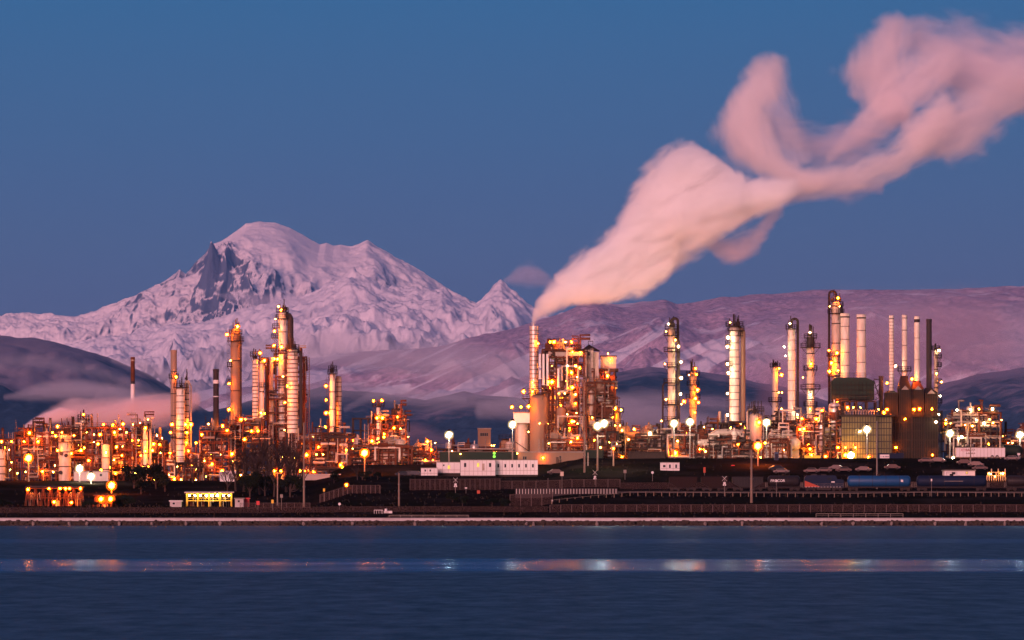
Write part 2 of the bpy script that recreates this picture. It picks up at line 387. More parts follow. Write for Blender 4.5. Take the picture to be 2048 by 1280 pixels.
# ---------------------------------------------------------------- ground
def ground_mat():
    m, nt, out = nodes('dark_winter_ground')
    geo = N(nt, 'ShaderNodeNewGeometry'); ns = N(nt, 'ShaderNodeTexNoise'); ns.inputs['Scale'].default_value = .08; ns.inputs['Detail'].default_value = 8
    nt.links.new(geo.outputs['Position'], ns.inputs['Vector'])
    n2 = N(nt, 'ShaderNodeTexNoise'); n2.inputs['Scale'].default_value = 1.4; n2.inputs['Detail'].default_value = 6
    nt.links.new(geo.outputs['Position'], n2.inputs['Vector'])
    c = ramp(nt, ns.outputs[0], [(.35, (.006,.007,.003)), (.5, (.010,.0075,.005)), (.65, (.022,.016,.013))])
    c = mix(nt, ramp(nt, n2.outputs[0], [(.4, 0.), (.7, .8)]), c, (.018,.013,.01))
    b = N(nt, 'ShaderNodeBsdfPrincipled'); nt.links.new(c, b.inputs['Base Color']); b.inputs['Roughness'].default_value = .95
    b.inputs['Specular IOR Level'].default_value = 0
    nt.links.new(b.outputs[0], out.inputs[0]); return m
M['ground'] = ground_mat()
ys = np.array(list(np.arange(1549, 1760, 1.5))+list(np.arange(1760, 2200, 12))+[2400,2700,3000,5000,9000,16000,30000,66000.])
xs = np.array([-9000,-4000,-1500,-600]+list(np.arange(-260, 261, 4.))+[600,1500,4000,9000])
H = np.zeros((len(ys), len(xs)))
for j, y in enumerate(ys):
    v = [_prof(_L, y), _prof(_L, y), _prof(_C, y), _prof(_C, y), _prof(_R, y), _prof(_R, y)]
    H[j] = np.interp(xs*F/y+1024, _PX, v)
xx, yy = np.meshgrid(xs, ys)
H += np.where((yy > 1562) & (np.abs(xx) < 300), fbm(xx/14, yy/9, 4, 5)*.16, 0)
heightfield('ground', M['ground'], xs, ys, H)

# ---------------------------------------------------------------- water
def water_mat():
    m, nt, out = nodes('sea_water')
    geo = N(nt, 'ShaderNodeNewGeometry'); sp = N(nt, 'ShaderNodeSeparateXYZ'); nt.links.new(geo.outputs['Position'], sp.inputs[0])
    lo = N(nt, 'ShaderNodeTexNoise'); lo.inputs['Scale'].default_value = .012; lo.inputs['Detail'].default_value = 3
    nt.links.new(geo.outputs['Position'], lo.inputs['Vector'])
    yv = mth(nt, 'ADD', sp.outputs['Y'], mth(nt, 'MULTIPLY', mth(nt, 'SUBTRACT', lo.outputs[0], .5), 26))
    yn = mth(nt, 'DIVIDE', yv, 1600)
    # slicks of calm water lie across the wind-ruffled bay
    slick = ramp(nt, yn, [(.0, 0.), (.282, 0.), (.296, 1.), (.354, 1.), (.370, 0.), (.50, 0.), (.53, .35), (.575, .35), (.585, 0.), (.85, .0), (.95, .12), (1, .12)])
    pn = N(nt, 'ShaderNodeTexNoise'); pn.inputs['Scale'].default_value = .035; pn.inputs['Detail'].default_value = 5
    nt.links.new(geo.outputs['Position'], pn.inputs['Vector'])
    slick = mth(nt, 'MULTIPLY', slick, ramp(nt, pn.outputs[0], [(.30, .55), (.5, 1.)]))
    mp = N(nt, 'ShaderNodeMapping'); mp.inputs['Scale'].default_value = (.85, .28, 1)
    nt.links.new(geo.outputs['Position'], mp.inputs[0])
    wv = N(nt, 'ShaderNodeTexNoise'); wv.inputs['Scale'].default_value = 1.0; wv.inputs['Detail'].default_value = 6; wv.inputs['Roughness'].default_value = .6
    nt.links.new(mp.outputs[0], wv.inputs['Vector'])
    bp = N(nt, 'ShaderNodeBump'); bp.inputs['Distance'].default_value = .9
    nt.links.new(mth(nt, 'MULTIPLY_ADD', slick, -.62), bp.inputs['Strength']); bp.inputs['Strength'].links[0].from_node.inputs[2].default_value = .74
    nt.links.new(wv.outputs[0], bp.inputs['Height'])
    g = N(nt, 'ShaderNodeBsdfGlossy'); nt.links.new(bp.outputs[0], g.inputs['Normal'])
    nt.links.new(mth(nt, 'MULTIPLY_ADD', slick, -.22), g.inputs['Roughness']); g.inputs['Roughness'].links[0].from_node.inputs[2].default_value = .37
    rp = N(nt, 'ShaderNodeMapping'); rp.inputs['Scale'].default_value = (.42, .10, 1); nt.links.new(geo.outputs['Position'], rp.inputs[0])
    rn = N(nt, 'ShaderNodeTexNoise'); rn.inputs['Scale'].default_value = 1; rn.inputs['Detail'].default_value = 8; rn.inputs['Roughness'].default_value = .72; nt.links.new(rp.outputs[0], rn.inputs['Vector'])
    gc = mix(nt, slick, mix(nt, ramp(nt, rn.outputs[0], [(.36, 0.), (.64, 1.)]), (.085,.125,.145), (.175,.235,.265)), (.21,.31,.42))  # lighter and darker reflections of ripple facets put into the gloss colour
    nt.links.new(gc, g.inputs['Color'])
    df = N(nt, 'ShaderNodeBsdfDiffuse'); df.inputs[0].default_value = (.006,.022,.036,1)
    ad = N(nt, 'ShaderNodeAddShader'); nt.links.new(g.outputs[0], ad.inputs[0]); nt.links.new(df.outputs[0], ad.inputs[1])
    nt.links.new(ad.outputs[0], out.inputs[0]); return m
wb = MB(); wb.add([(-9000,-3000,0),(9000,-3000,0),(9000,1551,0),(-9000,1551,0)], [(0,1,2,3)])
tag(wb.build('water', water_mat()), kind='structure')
# ---------------------------------------------------------------- lamps
def ico(r, sub=1):
    import bmesh
    bm = bmesh.new(); bmesh.ops.create_icosphere(bm, subdivisions=sub, radius=r)
    me = bpy.data.meshes.new('ball'); bm.to_mesh(me); bm.free()
    me.polygons.foreach_set('use_smooth', [True]*len(me.polygons)); return me
SODIUM = (1, .165, .002); WARM = (1, .30, .03); FLOOD = (1, .80, .42); WHITE = (1, .92, .74)
def halo_mat(name, col, s, tr=.72):  # see-through emissive shell round a bulb, imitating the halo of its light
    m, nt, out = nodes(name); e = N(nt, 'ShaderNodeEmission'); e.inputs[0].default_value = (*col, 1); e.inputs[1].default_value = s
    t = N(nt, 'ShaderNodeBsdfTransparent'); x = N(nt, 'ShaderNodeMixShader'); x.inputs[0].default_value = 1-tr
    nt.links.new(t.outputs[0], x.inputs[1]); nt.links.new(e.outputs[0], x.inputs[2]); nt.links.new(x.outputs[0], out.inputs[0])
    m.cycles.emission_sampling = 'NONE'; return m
LK = {}
def lamp_kind(key, col, rb, sb, rg, gcol, gs, tr=.72):
    b = ico(rb, 1); b.name = 'bulb'; b.materials.append(emit(key+'_bulb_glow', col, sb))
    g = ico(rg, 2); g.name = 'halo_shell'; g.materials.append(halo_mat(key+'_halo', gcol, gs, tr))
    a = MB(); a.beam((0, .1, rg*.9), (0, 1.3, rg*.9), .1); a.cyl((0,0,rg*.75), (0,0,rg*1.15), rg*.55, rg*.25, 8)
    LK[key] = (a.mesh('lamp', M['steel']), b, g)
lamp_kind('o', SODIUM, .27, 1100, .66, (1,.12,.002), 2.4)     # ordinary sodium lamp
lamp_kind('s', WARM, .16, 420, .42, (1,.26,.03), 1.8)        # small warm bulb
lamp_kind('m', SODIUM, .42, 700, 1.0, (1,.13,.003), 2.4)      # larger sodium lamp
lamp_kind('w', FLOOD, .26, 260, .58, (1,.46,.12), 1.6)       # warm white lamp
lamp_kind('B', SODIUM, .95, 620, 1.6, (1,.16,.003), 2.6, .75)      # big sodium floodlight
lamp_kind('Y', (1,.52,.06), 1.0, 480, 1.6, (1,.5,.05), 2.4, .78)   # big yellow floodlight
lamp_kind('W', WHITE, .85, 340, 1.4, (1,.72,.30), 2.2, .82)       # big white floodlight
UNITS = []      # (area, px0, px1, py0, py1, root, depth of front face)
def reg(root, px0, px1, py0, py1, dfront, core=None):
    UNITS.append(((px1-px0)*(py1-py0), px0, px1, py0, py1, root, dfront, core))
STRAY = []
def put_lamp(root, px, py, d, kind):
    me, b, g = LK[kind]
    l = link(me, 'lamp', root, Vector((X(px, d), d, Z(py, d)))-root.location)
    q = .72+.62*((int(px*37+py*91) % 100)/100)**1.6
    if kind in 'osmw': l.scale = (q, q, q)
    link(b, 'bulb', l); link(g, 'halo_shell', l); return l
def lamp(px, py, kind='o', pad=5):
    c = [u for u in UNITS if u[1]-pad <= px <= u[2]+pad and u[3]-pad-3 <= py <= u[4]+pad]
    if not c: c = sorted(UNITS, key=lambda u: max(u[1]-px, px-u[2], 0)+max(u[3]-py, py-u[4], 0))[:1]
    u = min(c, key=lambda a: a[0]); put_lamp(u[5], px, py, u[6]-.9, kind)

# ---------------------------------------------------------------- columns and chimneys
def railing(mb, pts, h=1.1, t=.07):
    for a, b in zip(pts, pts[1:]):
        a = Vector(a); b = Vector(b)
        mb.beam(a+Vector((0,0,h)), b+Vector((0,0,h)), t); mb.beam(a+Vector((0,0,h*.55)), b+Vector((0,0,h*.55)), t*.8)
        n = max(1, int((b-a).length/1.5))
        for k in range(n+1):
            p = a.lerp(b, k/n); mb.beam(p, p+Vector((0,0,h)), t)
def column(name, px, top, w, d, mat, label, cat, base=None, bands=0, band_mat='steel', head='dome', plats=(), ladder=None, side_pipe=None,
           loop=None, spikes=0, skirt=None, taper=1., stripes=(), group=None, rings=(), cap=None):
    s = d/F; x = X(px, d); z0 = gz(x, d)-.2; H = Z(top, d)-z0; r = w*s/2
    root = empty(name, (x, d, z0), label, cat, group)
    zb = 0 if base is None else Z(base, d)-z0
    m = MB(); hd = r*.55 if head == 'dome' else 0
    prof = [(r, zb), (r*taper, H-hd)]
    if head == 'dome': prof += [(r*taper*.9, H-hd*.55), (r*taper*.62, H-hd*.2), (r*taper*.2, H)]
    m.lathe(0, 0, prof, 24)
    if head == 'open': m.lathe(0, 0, [(r*taper*1.06, H-.8), (r*taper*1.06, H)], 24)
    if bands:
        m.m = 1
        for k in range(1, bands+1):
            z = zb+(H-zb-hd)*k/(bands+1); m.lathe(0, 0, [(r*1.02, z-.14), (r*1.02, z+.14)], 24)
    m.build('shell', [M[mat], M[band_mat]], root)
    if base is not None and zb > 1:      # carried on a braced leg frame
        g = MB(); q = r*1.05
        for sx in (-1, 1):
            for sy in (-1, 1): g.beam((sx*q, sy*q, 0), (sx*q, sy*q, zb), .4)
        for k in range(int(zb//5)+1):
            z = min(k*5+2.5, zb-.2)
            for sy in (-1, 1): g.beam((-q, sy*q, z), (q, sy*q, z), .3)
            g.beam((-q, -q, max(z-2.4, 0)), (q, -q, z), .15)
        g.build('support_frame', M['steel'], root)
    for (y0, y1, mt) in stripes:
        g = MB(); g.lathe(0, 0, [(r*1.015, Z(y1, d)-z0), (r*1.015, Z(y0, d)-z0)], 24); g.build('painted_band', M[mt], root)
    if cap:
        g = MB(); g.lathe(0, 0, [(r*1.04, H-cap*s*1.7), (r*1.05, H-cap*s*.8), (r*.75, H+.05)], 24); g.build('cap', M['black'], root)
    for pl_ in plats:
        y, wf = pl_[0], pl_[1]; side = pl_[2] if len(pl_) > 2 else 0
        z = Z(y, d)-z0; R2 = r*wf+.5; cx = side*r*.8
        g = MB(); g.lathe(cx, 0, [(R2, z-.12), (R2, z+.12)], 16); p_ = g.build('platform', M['steel'], root)
        g = MB(); pts = [(cx+math.cos(a)*R2, math.sin(a)*R2, z) for a in [2*math.pi*k/12 for k in range(13)]]
        railing(g, pts, 1.25, .1)
        for k in range(0, 12, 3):
            a = 2*math.pi*k/12+.4; g.beam((cx+math.cos(a)*R2, math.sin(a)*R2, z), (math.cos(a)*r, math.sin(a)*r, z-2), .12)
        g.build('railing', M['steel'], p_)
    if ladder:
        sx = {'L': -1, 'R': 1}[ladder]; g = MB(); lx = sx*(r+.45)
        for o_ in (-.28, .28): g.beam((lx, o_, zb), (lx, o_, H-.5), .08)
        z = zb+1
        while z < H-1:
            g.beam((lx, -.28, z), (lx, .28, z), .05)
            if int(z*2) % 5 == 0: g.beam((sx*r, 0, z), (lx+sx*.5, 0, z), .07)
            z += .5
        for o_ in (-.35, .35): g.beam((lx+sx*.55, o_, zb+2), (lx+sx*.55, o_, H-.5), .05)
        g.build('caged_ladder', M['steel'], root)
    if side_pipe:
        for q in side_pipe:            # (side, radius, gap, mat, top_y)
            sx, rr, gap, mt, ty = q; lx = sx*(r+rr+gap); zt = Z(ty, d)-z0
            g = MB(); g.tube([(lx, -.1, max(zb, 0)), (lx, -.1, zt-1.2), (lx-sx*.4, -.1, zt-.3), (sx*r*.5, 0, zt)], rr, 10)
            z = zb+2
            while z < zt-2: g.beam((sx*r*.9, -.1, z), (lx, -.1, z), .12); z += 4.5
            g.build('riser_pipe', M[mt], root)
    if loop:
        sx, rr, mt = loop; g = MB(); hh = r*2.0+1.2; wr = r+rr+.35
        pts = [(0, 0, H-.3), (0, 0, H+hh*.55)]
        for k in range(7):
            a = math.pi*k/6; pts.append((sx*(wr/2-wr/2*math.cos(a)), 0, H+hh*.55+math.sin(a)*wr*.45))
        pts += [(sx*wr, 0, H-2), (sx*wr, 0, max(zb, 0)+4)]
        g.tube(pts, rr, 10); g.build('overhead_pipe', M[mt], root)
    if spikes:
        rr_ = random.Random(int(px*7)); g = MB()
        for k in range(spikes):
            a = rr_.uniform(0, 6.28); q = r*rr_.uniform(.1, 1); hx, hy = math.cos(a)*q, math.sin(a)*q
            g.cyl((hx, hy, H-.5), (hx, hy, H+rr_.uniform(1.2, 3.6)), .13, n=6)
            if k % 2: g.box(hx-.4, hx+.4, hy-.4, hy+.4, H+.1, H+rr_.uniform(.5, 1.3))
        g.build('relief_valves', M['steel'], root)
    reg(root, px-w/2-9, px+w/2+9, top-12, (base or 900)+0, d-r-.2)
    return root

# ---------------------------------------------------------------- steel process units
PIPEM = ['pale', 'galv', 'rust', 'steel', 'clad2', 'steel', 'rust', 'rust']
def process_unit(name, px0, px1, top, d, depth, label, tiers, bays, seed, cat='process unit', frame='rust', pipes=16, vessels=5, bot=None,
                 fill=1.0, rail=True, skyline=6, exch=3, stair=True, group=None, wall=0, glow=None):
    glow = (int((px1-px0)/6) if frame == 'rust' else int((px1-px0)/22)) if glow is None else glow
    rr = random.Random(seed); s = d/F; cx = (px0+px1)/2; x = X(cx, d); z0 = gz(x, d)-.2
    W = (px1-px0)*s; H = Z(top, d)-z0; root = empty(name, (x, d, z0), label, cat, group)
    xs = [-W/2+W*k/bays for k in range(bays+1)]; yf, yb = -depth/2, depth/2; ym = 0
    tz = [H*(k+1)/tiers for k in range(tiers)]
    keep = [1.0 if rr.random() < .75 else rr.uniform(.55, .9) for _ in xs]
    keep[rr.randrange(len(xs))] = 1
    g = MB()
    for i, xx in enumerate(xs):
        hh = H*keep[i]
        hh = min((t for t in tz if t >= hh-.1), default=H)
        keep[i] = hh
        for yy in (yf, ym, yb): g.beam((xx, yy, 0), (xx, yy, hh), .38)
        for t in tz:
            if t <= hh+.05: g.beam((xx, yf, t-.2), (xx, yb, t-.2), .3)
    for i in range(bays):
        for t in tz:
            if t <= min(keep[i], keep[i+1])+.05:
                for yy in (yf, yb): g.beam((xs[i], yy, t-.22), (xs[i+1], yy, t-.22), .32, .42)
        if rr.random() < .5:
            k = rr.randrange(tiers); zb_ = tz[k-1] if k else 0
            if tz[k] <= min(keep[i], keep[i+1])+.05:
                g.beam((xs[i], yf, zb_), (xs[i+1], yf, tz[k]-.3), .2); g.beam((xs[i+1], yf, zb_), (xs[i], yf, tz[k]-.3), .2)
    g.build('steel_frame', M[frame], root)
    for t in tz:
        dk = MB(); runs = []; any_ = False; last = None
        for i in range(bays):
            if t <= min(keep[i], keep[i+1])+.05 and rr.random() < .8*fill:
                any_ = True; dk.box(xs[i], xs[i+1], yf, yb*(rr.choice([1, .2, 1])), t, t+.14)
                if last == i-1 and runs: runs[-1][1] = xs[i+1]
                else: runs.append([xs[i], xs[i+1]])
                last = i
        if any_:
            o = dk.build('deck', M['steel'], root)
            for a_, b_ in (runs if rail else ()): railing(rl_ := MB(), [(a_, yf, t+.12), (b_, yf, t+.12)], 1.15, .08); rl_.build('railing', M['galv' if rr.random() < .3 else frame], o)
    for k in range(int(pipes*1.5)):       # pipe runs with drops
        r_ = rr.choice([.1, .14, .2, .3, .42]); t = rr.choice([0]+tz[:-1]); za = t+rr.uniform(.6, H/tiers-.5)
        yy = yf+rr.choice([-.5, .4, 1.2, 2.5, depth*.5])
        a = rr.uniform(-W/2, W/2*.6); b = min(W/2+1, a+rr.uniform(W*.15, W*.8)); p = MB()
        if rr.random() < .45:
            zt = min(H+rr.choice([0, 0, 1.5, 3]), za+rr.uniform(2, H*.7)); sg = rr.choice([-1, 1])
            pts = [(a, yy, za), (a+(b-a)*.4, yy, za), (a+(b-a)*.4, yy, zt), (a+(b-a)*.4+sg*rr.uniform(.8, 3), yy, zt)]
        elif rr.random() < .5: pts = [(a, yy, max(0, za-rr.uniform(2, 7))), (a, yy, za), (b, yy, za), (b, yy, max(0, za-rr.uniform(2, 8)))]
        else: pts = [(a, yy, za), (b, yy, za)]
        p.tube(pts, r_, 7)
        if rr.random() < .4: p.tube([(q[0], q[1], q[2]+r_*2.6) for q in pts], r_*.7, 6)
        p.build('pipe', M[rr.choice(PIPEM)], root)
    for k in range(vessels):
        t = rr.choice([0]+tz[:-1]); r_ = rr.uniform(.8, 1.7); hh = rr.uniform(3, min(9, H-t+2)); vx = rr.uniform(-W/2+r_, W/2-r_); vy = rr.choice([yf+r_+.3, 0])
        p = MB(); p.lathe(vx, vy, [(r_*.35, t+.2), (r_*.85, t+.6), (r_, t+1), (r_, t+hh), (r_*.85, t+hh+.4), (r_*.3, t+hh+.7)], 14)
        p.cyl((vx, vy, t), (vx, vy, t+1), r_*.8, n=10); p.cyl((vx, vy, t+hh+.6), (vx, vy, t+hh+1.6), .22, n=8)
        p.build('vessel', M[rr.choice(['clad2', 'alu', 'brown', 'steel', 'rust', 'pale'])], root)
    for k in range(exch):
        t = rr.choice([0]+tz[:-1]); r_ = rr.uniform(.55, 1.1); hl = rr.uniform(1.6, 3.4); vx = rr.uniform(-W/2+hl, W/2-hl) if W > 2*hl else 0; z = t+r_+.5
        p = MB(); p.cyl((vx-hl, yf+1.2, z), (vx+hl, yf+1.2, z), r_, n=12)
        for e in (-1, 1): p.cyl((vx+e*hl, yf+1.2, z), (vx+e*(hl+.25), yf+1.2, z), r_*1.18, n=12); p.box(vx+e*hl*.6-.2, vx+e*hl*.6+.2, yf+.7, yf+1.7, t, z-r_*.7)
        p.build('heat_exchanger', M[rr.choice(['clad2', 'rust', 'brown', 'galv'])], root)
    if skyline:
        for k in range(skyline):
            p = MB(); sx = rr.uniform(-W/2, W/2); hh = rr.uniform(1.2, 4.2); i = min(bays-1, int((sx+W/2)/W*bays)); zt = min(keep[i], keep[i+1])
            p.cyl((sx, yf+rr.uniform(0, 3), zt-.5), (sx, yf+1, zt+hh), rr.choice([.08, .12, .22, .4]), n=7)
            p.build('vent_pipe', M[rr.choice(['galv', 'rust', 'pale', 'steel'])], root)
    if wall:
        p = MB()
        for i in range(bays):
            for k in range(tiers):
                if rr.random() < wall and tz[k] <= min(keep[i], keep[i+1])+.05: p.box(xs[i]+.3, xs[i+1]-.3, yb-.4, yb-.2, tz[k]-H/tiers+.3, tz[k]-.4)
        p.build('wind_wall', M['brown'], root)
    if stair:
        p = MB(); sx = rr.choice([-W/2-1.2, W/2+1.2]); 
        for k in range(tiers):
            a, b = (tz[k-1] if k else 0), tz[k]; y0_, y1_ = (yf, yf+5) if k % 2 else (yf+5, yf)
            for e in (-.4, .4): p.beam((sx+e, y0_, a), (sx+e, y1_, b), .1, .25)
            n = int((b-a)/.3)
            for q in range(0, n, 2): u = q/n; p.beam((sx-.4, y0_+(y1_-y0_)*u, a+(b-a)*u), (sx+.4, y0_+(y1_-y0_)*u, a+(b-a)*u), .08, .25)
        for e in (-.6, .6): p.beam((sx+e, yf-.2, 0), (sx+e, yf-.2, H), .16)
        p.build('stair', M['galv'], root)
    for k in range(glow):       # extra lamps added at random under the decks to make the frame glow
        lx = rr.uniform(-W/2+.5, W/2-.5); i = min(bays-1, int((lx+W/2)/W*bays)); hm = min(keep[i], keep[i+1]); tq = [0]+[t for t in tz if t <= hm]
        zl = rr.choice(tq[:-1] or [0])+rr.uniform(.45, .8)*H/tiers
        me_, b_, g_ = LK['s' if rr.random() < .55 else 'o']; l_ = link(me_, 'lamp', root, (lx, rr.uniform(yf*.8, yb*.3), zl)); link(b_, 'bulb', l_); link(g_, 'halo_shell', l_)  # added lamp, only there to make the frame glow
    reg(root, px0, px1, top, (HY-(z0-CH)*F/d), d-depth/2)
    return root

def text(body, size, loc, parent, mat, align='CENTER', ext=.01, rz=0):
    c = bpy.data.curves.new('lettering', 'FONT'); c.body = body; c.size = size; c.align_x = align; c.align_y = 'CENTER'; c.extrude = ext
    t_ = bpy.data.objects.new('lettering', c); COL.objects.link(t_); bpy.context.view_layer.update()
    me = bpy.data.meshes.new_from_object(t_.evaluated_get(bpy.context.evaluated_depsgraph_get())); bpy.data.objects.remove(t_)
    me.materials.clear(); me.materials.append(M[mat]); o = bpy.data.objects.new('lettering', me); COL.objects.link(o); o.parent = parent; o.location = loc
    o.rotation_euler = (math.radians(90), 0, rz); return o
def light_pole(px, head, d, label, kind='W', heads=((0, 0),), mat='wood', arm=None, r=.22, base=None, group=None, cat='floodlight pole'):
    x = X(px, d); z0 = gz(x, d)-.3; H = Z(head, d)-z0
    root = empty('floodlight_pole', (x, d, z0), label, cat, group)
    g = MB(); g.cyl((0, 0, 0), (0, 0, H-.3), r, r*.6, 8); g.build('pole', M[mat], root)
    if len(heads) > 1 or arm:
        g = MB(); ws = [h[0]*d/F for h in heads]; g.beam((min(ws)-.3, 0, H-.6), (max(ws)+.3, 0, H-.6), .16); g.build('crossarm', M[mat], root)
    for hx, hy in heads: put_lamp(root, px+hx, head+hy, d-1.2, kind)
    return root
# ================================================================= the refinery, left to right
# ---- columns, left
column('process_column', 2, 898, 18, 1775, 'clad2', 'stubby orange lit vessel cut off by the left edge of the picture', 'vessel', bands=3, plats=[(892, 1.1)])
column('regenerator_vessel', 130, 868, 24, 1778, 'clad2', 'fat cream vessel with dark round manways beside the big orange floodlight', 'vessel', bands=2, plats=[(884, 1.25), (866, 1.1)], spikes=5, ladder='L')
vr = [o for o in COL.objects if o.name == 'regenerator_vessel'][0]
for qx, qy in ((126, 880), (123, 907), (133, 911), (122, 945)):
    g = MB(); dd = 1778; v = Vector((X(qx, dd), dd, Z(qy, dd)))-vr.location; g.cyl((v.x, -2.2, v.z), (v.x, -.5, v.z), .55, n=14); g.build('manway', M['black'], vr)
column('vent_tower', 167, 836, 13, 1790, 'clad', 'squat vent tower with a double lamp on top of the left unit', 'tower', plats=[(846, 1.35), (838, 1.3)], spikes=4, base=862)
column('process_column', 212, 888, 15, 1776, 'clad2', 'yellow lit vessel in the middle of the left unit', 'column', bands=2, side_pipe=[(1, .35, .1, 'steel', 886)])
column('process_column', 291, 850, 10, 1776, 'clad2', 'slender pinkish column at the right end of the left unit', 'column', bands=3, plats=[(856, 1.6), (852, 1.4)], loop=(1, .35, 'pale'), spikes=2)
column('chimney', 265.5, 714, 8.5, 1860, 'rust', 'thin chimney, rusty above and white below, rising from the pink steam', 'chimney', head='open', stripes=[(768, 900, 'white'), (762, 768, 'black'), (716, 722, 'pale')], bands=0)
column('chimney', 347.5, 700, 12.5, 1850, 'tan', 'plain tan chimney behind the bright white column on the left', 'chimney', head='open', bands=5, plats=[(756, 1.05)])
column('process_column', 361, 775, 17, 1780, 'clad', 'bright white column in front of the tan chimney', 'column', bands=11, band_mat='galv', plats=[(775, 1.3), (862, 1.7), (877, 1.7), (925, 1.4)], base=925, ladder='L', spikes=3)
column('process_column', 374, 760, 9, 1783, 'clad2', 'narrow ribbed column leaning close to the bright white one', 'column', bands=12, side_pipe=[(1, .22, .3, 'pale', 764)], spikes=3, base=920)
column('chimney', 432, 738, 11.5, 1845, 'black', 'black chimney with two white bands', 'chimney', head='open', stripes=[(738, 743, 'tan'), (760, 767, 'white'), (792, 794, 'white')])
column('distillation_column', 471, 656, 20, 1800, 'brown', 'broad brown column with a ringed top platform and lamps down its left side', 'column', bands=4, plats=[(682, 1.35), (668, 1.0), (733, .55, -1), (767, .4, -1)], ladder='L', side_pipe=[(1, .55, -.7, 'black', 668)], spikes=5, base=None)
column('process_column', 510.5, 718, 11, 1795, 'clad', 'white ribbed column, left one of a close pair beside the broad brown column', 'column', bands=15, band_mat='black', plats=[(712, 1.25)], spikes=4, base=840)
column('process_column', 523, 722, 11, 1797, 'clad', 'smooth cream column, right one of the close pair with side lamps', 'column', bands=1, plats=[(726, 1.1), (774, 1.1, 1)], side_pipe=[(1, .3, .2, 'steel', 726)], spikes=3, base=842)
column('distillation_column', 565, 622, 17, 1802, 'clad', 'tallest column of the left group with a lamp cluster crowning it', 'column', bands=8, band_mat='steel', plats=[(638, 1.25), (624, 1.1), (656, .7, -1.6), (676, .6, -2), (702, .7, -2), (707, 1.2), (770, 1.2), (812, 1.3), (840, 1.3)], spikes=8,
       side_pipe=[(1, .95, .1, 'black', 630), (-1, .6, 1.4, 'white', 716)], ladder='L', skirt=1)
column('distillation_column', 585, 696, 21, 1790, 'clad', 'white column wrapped in dark rings, next to the tallest one', 'column', bands=18, band_mat='rust', plats=[(704, 1.1), (698, .95)], spikes=8, loop=None, side_pipe=[(1, .45, .5, 'black', 702)], ladder='R', base=866)
column('process_column', 604, 774, 8.5, 1815, 'brown', 'short dark column just right of the ringed white one', 'column', bands=5, head='dome', stripes=[(776, 788, 'pale')])
column('process_column', 544, 774, 9, 1812, 'brown', 'short dark column tucked left of the tallest one', 'column', bands=4)
column('process_column', 665, 746, 11, 1800, 'clad', 'pale column with four lamps along its left side, left one of a lone pair', 'column', bands=3, plats=[(748, 1.2), (740, .9)], spikes=5, ladder='L', base=888)
column('process_column', 678, 752, 10.5, 1804, 'clad2', 'pale column wound with a spiral rail, right one of the lone pair', 'column', bands=13, band_mat='rust', base=888, side_pipe=[(-1, .18, .05, 'steel', 752)])
column('process_column', 757, 814, 8, 1785, 'clad', 'lamp topped white column with twin lights on a crossbar', 'column', bands=3, plats=[(812, 2.2), (838, 1.8), (870, 1.8)], spikes=3, base=None)
# ---- process units, left
process_unit('process_unit', -60, 26, 878, 1790, 14, 'piping frame at the far left edge with lit portals on top', 2, 6, 101, pipes=18, vessels=4)
process_unit('process_unit', 34, 116, 865, 1792, 16, 'leftmost large process unit under the start of the pink steam', 4, 6, 102, pipes=40, vessels=6, exch=5, skyline=10)
process_unit('process_unit', 114, 180, 861, 1796, 16, 'lamp covered process unit around the fat cream vessel', 4, 5, 103, pipes=34, vessels=5, exch=4, skyline=10, frame='rust')
process_unit('process_unit', 176, 264, 855, 1792, 18, 'tall lamp dotted process unit with a long dark top deck', 4, 7, 104, pipes=44, vessels=5, exch=6, skyline=12)
process_unit('process_unit', 258, 300, 850, 1796, 14, 'narrow process unit around the slender pinkish column', 4, 3, 105, pipes=22, vessels=3, exch=2)
process_unit('process_unit', 298, 332, 880, 1790, 14, 'low dark piping unit before the tan chimney', 3, 3, 106, pipes=18, vessels=3, frame='steel')
process_unit('process_unit', 332, 402, 905, 1788, 14, 'piping unit at the foot of the bright white column', 3, 5, 107, pipes=26, vessels=4, frame='rust')
process_unit('process_unit', 402, 460, 862, 1792, 14, 'process unit with scattered lamps at the foot of the black chimney', 5, 4, 108, pipes=32, vessels=5, exch=4)
process_unit('process_unit', 458, 536, 850, 1798, 16, 'dark structure carrying the close pair of columns', 5, 5, 109, pipes=26, vessels=3, frame='steel')
process_unit('process_unit', 536, 608, 716, 1806, 12, 'tall lit scaffold of pipes clasping the tallest column', 9, 4, 110, pipes=44, vessels=7, frame='rust', skyline=2)
process_unit('process_unit', 598, 706, 866, 1796, 20, 'wide red lit pipe rack right of the ringed white column', 5, 9, 111, pipes=54, vessels=4, exch=8, frame='rust', skyline=6)
process_unit('steel_gantry', 706, 752, 836, 1800, 10, 'empty dark steel gantry left of the lamp topped column', 4, 3, 112, pipes=3, vessels=0, exch=0, frame='steel', fill=.0, skyline=0, stair=False, cat='gantry', wall=0, glow=0)
process_unit('process_unit', 742, 776, 848, 1790, 10, 'narrow bright unit round the lamp topped white column', 4, 3, 113, pipes=20, vessels=3)
process_unit('exchanger_tower', 776, 812, 830, 1792, 10, 'blocky exchanger tower right of the lamp topped column', 5, 3, 114, pipes=22, vessels=7, exch=6, cat='process tower', skyline=3)
process_unit('process_unit', 700, 818, 890, 1780, 16, 'glowing low unit behind the big yellow floodlight', 3, 9, 115, pipes=54, vessels=8, exch=8)
process_unit('pipe_rack', 814, 874, 903, 1784, 12, 'low pipe rack running right towards the white office trailers', 2, 5, 116, pipes=30, vessels=3, cat='pipe rack')
process_unit('pipe_rack', 872, 1030, 898, 1850, 12, 'distant pipe rack behind the dark green shed', 2, 10, 117, pipes=30, vessels=4, frame='steel', cat='pipe rack')
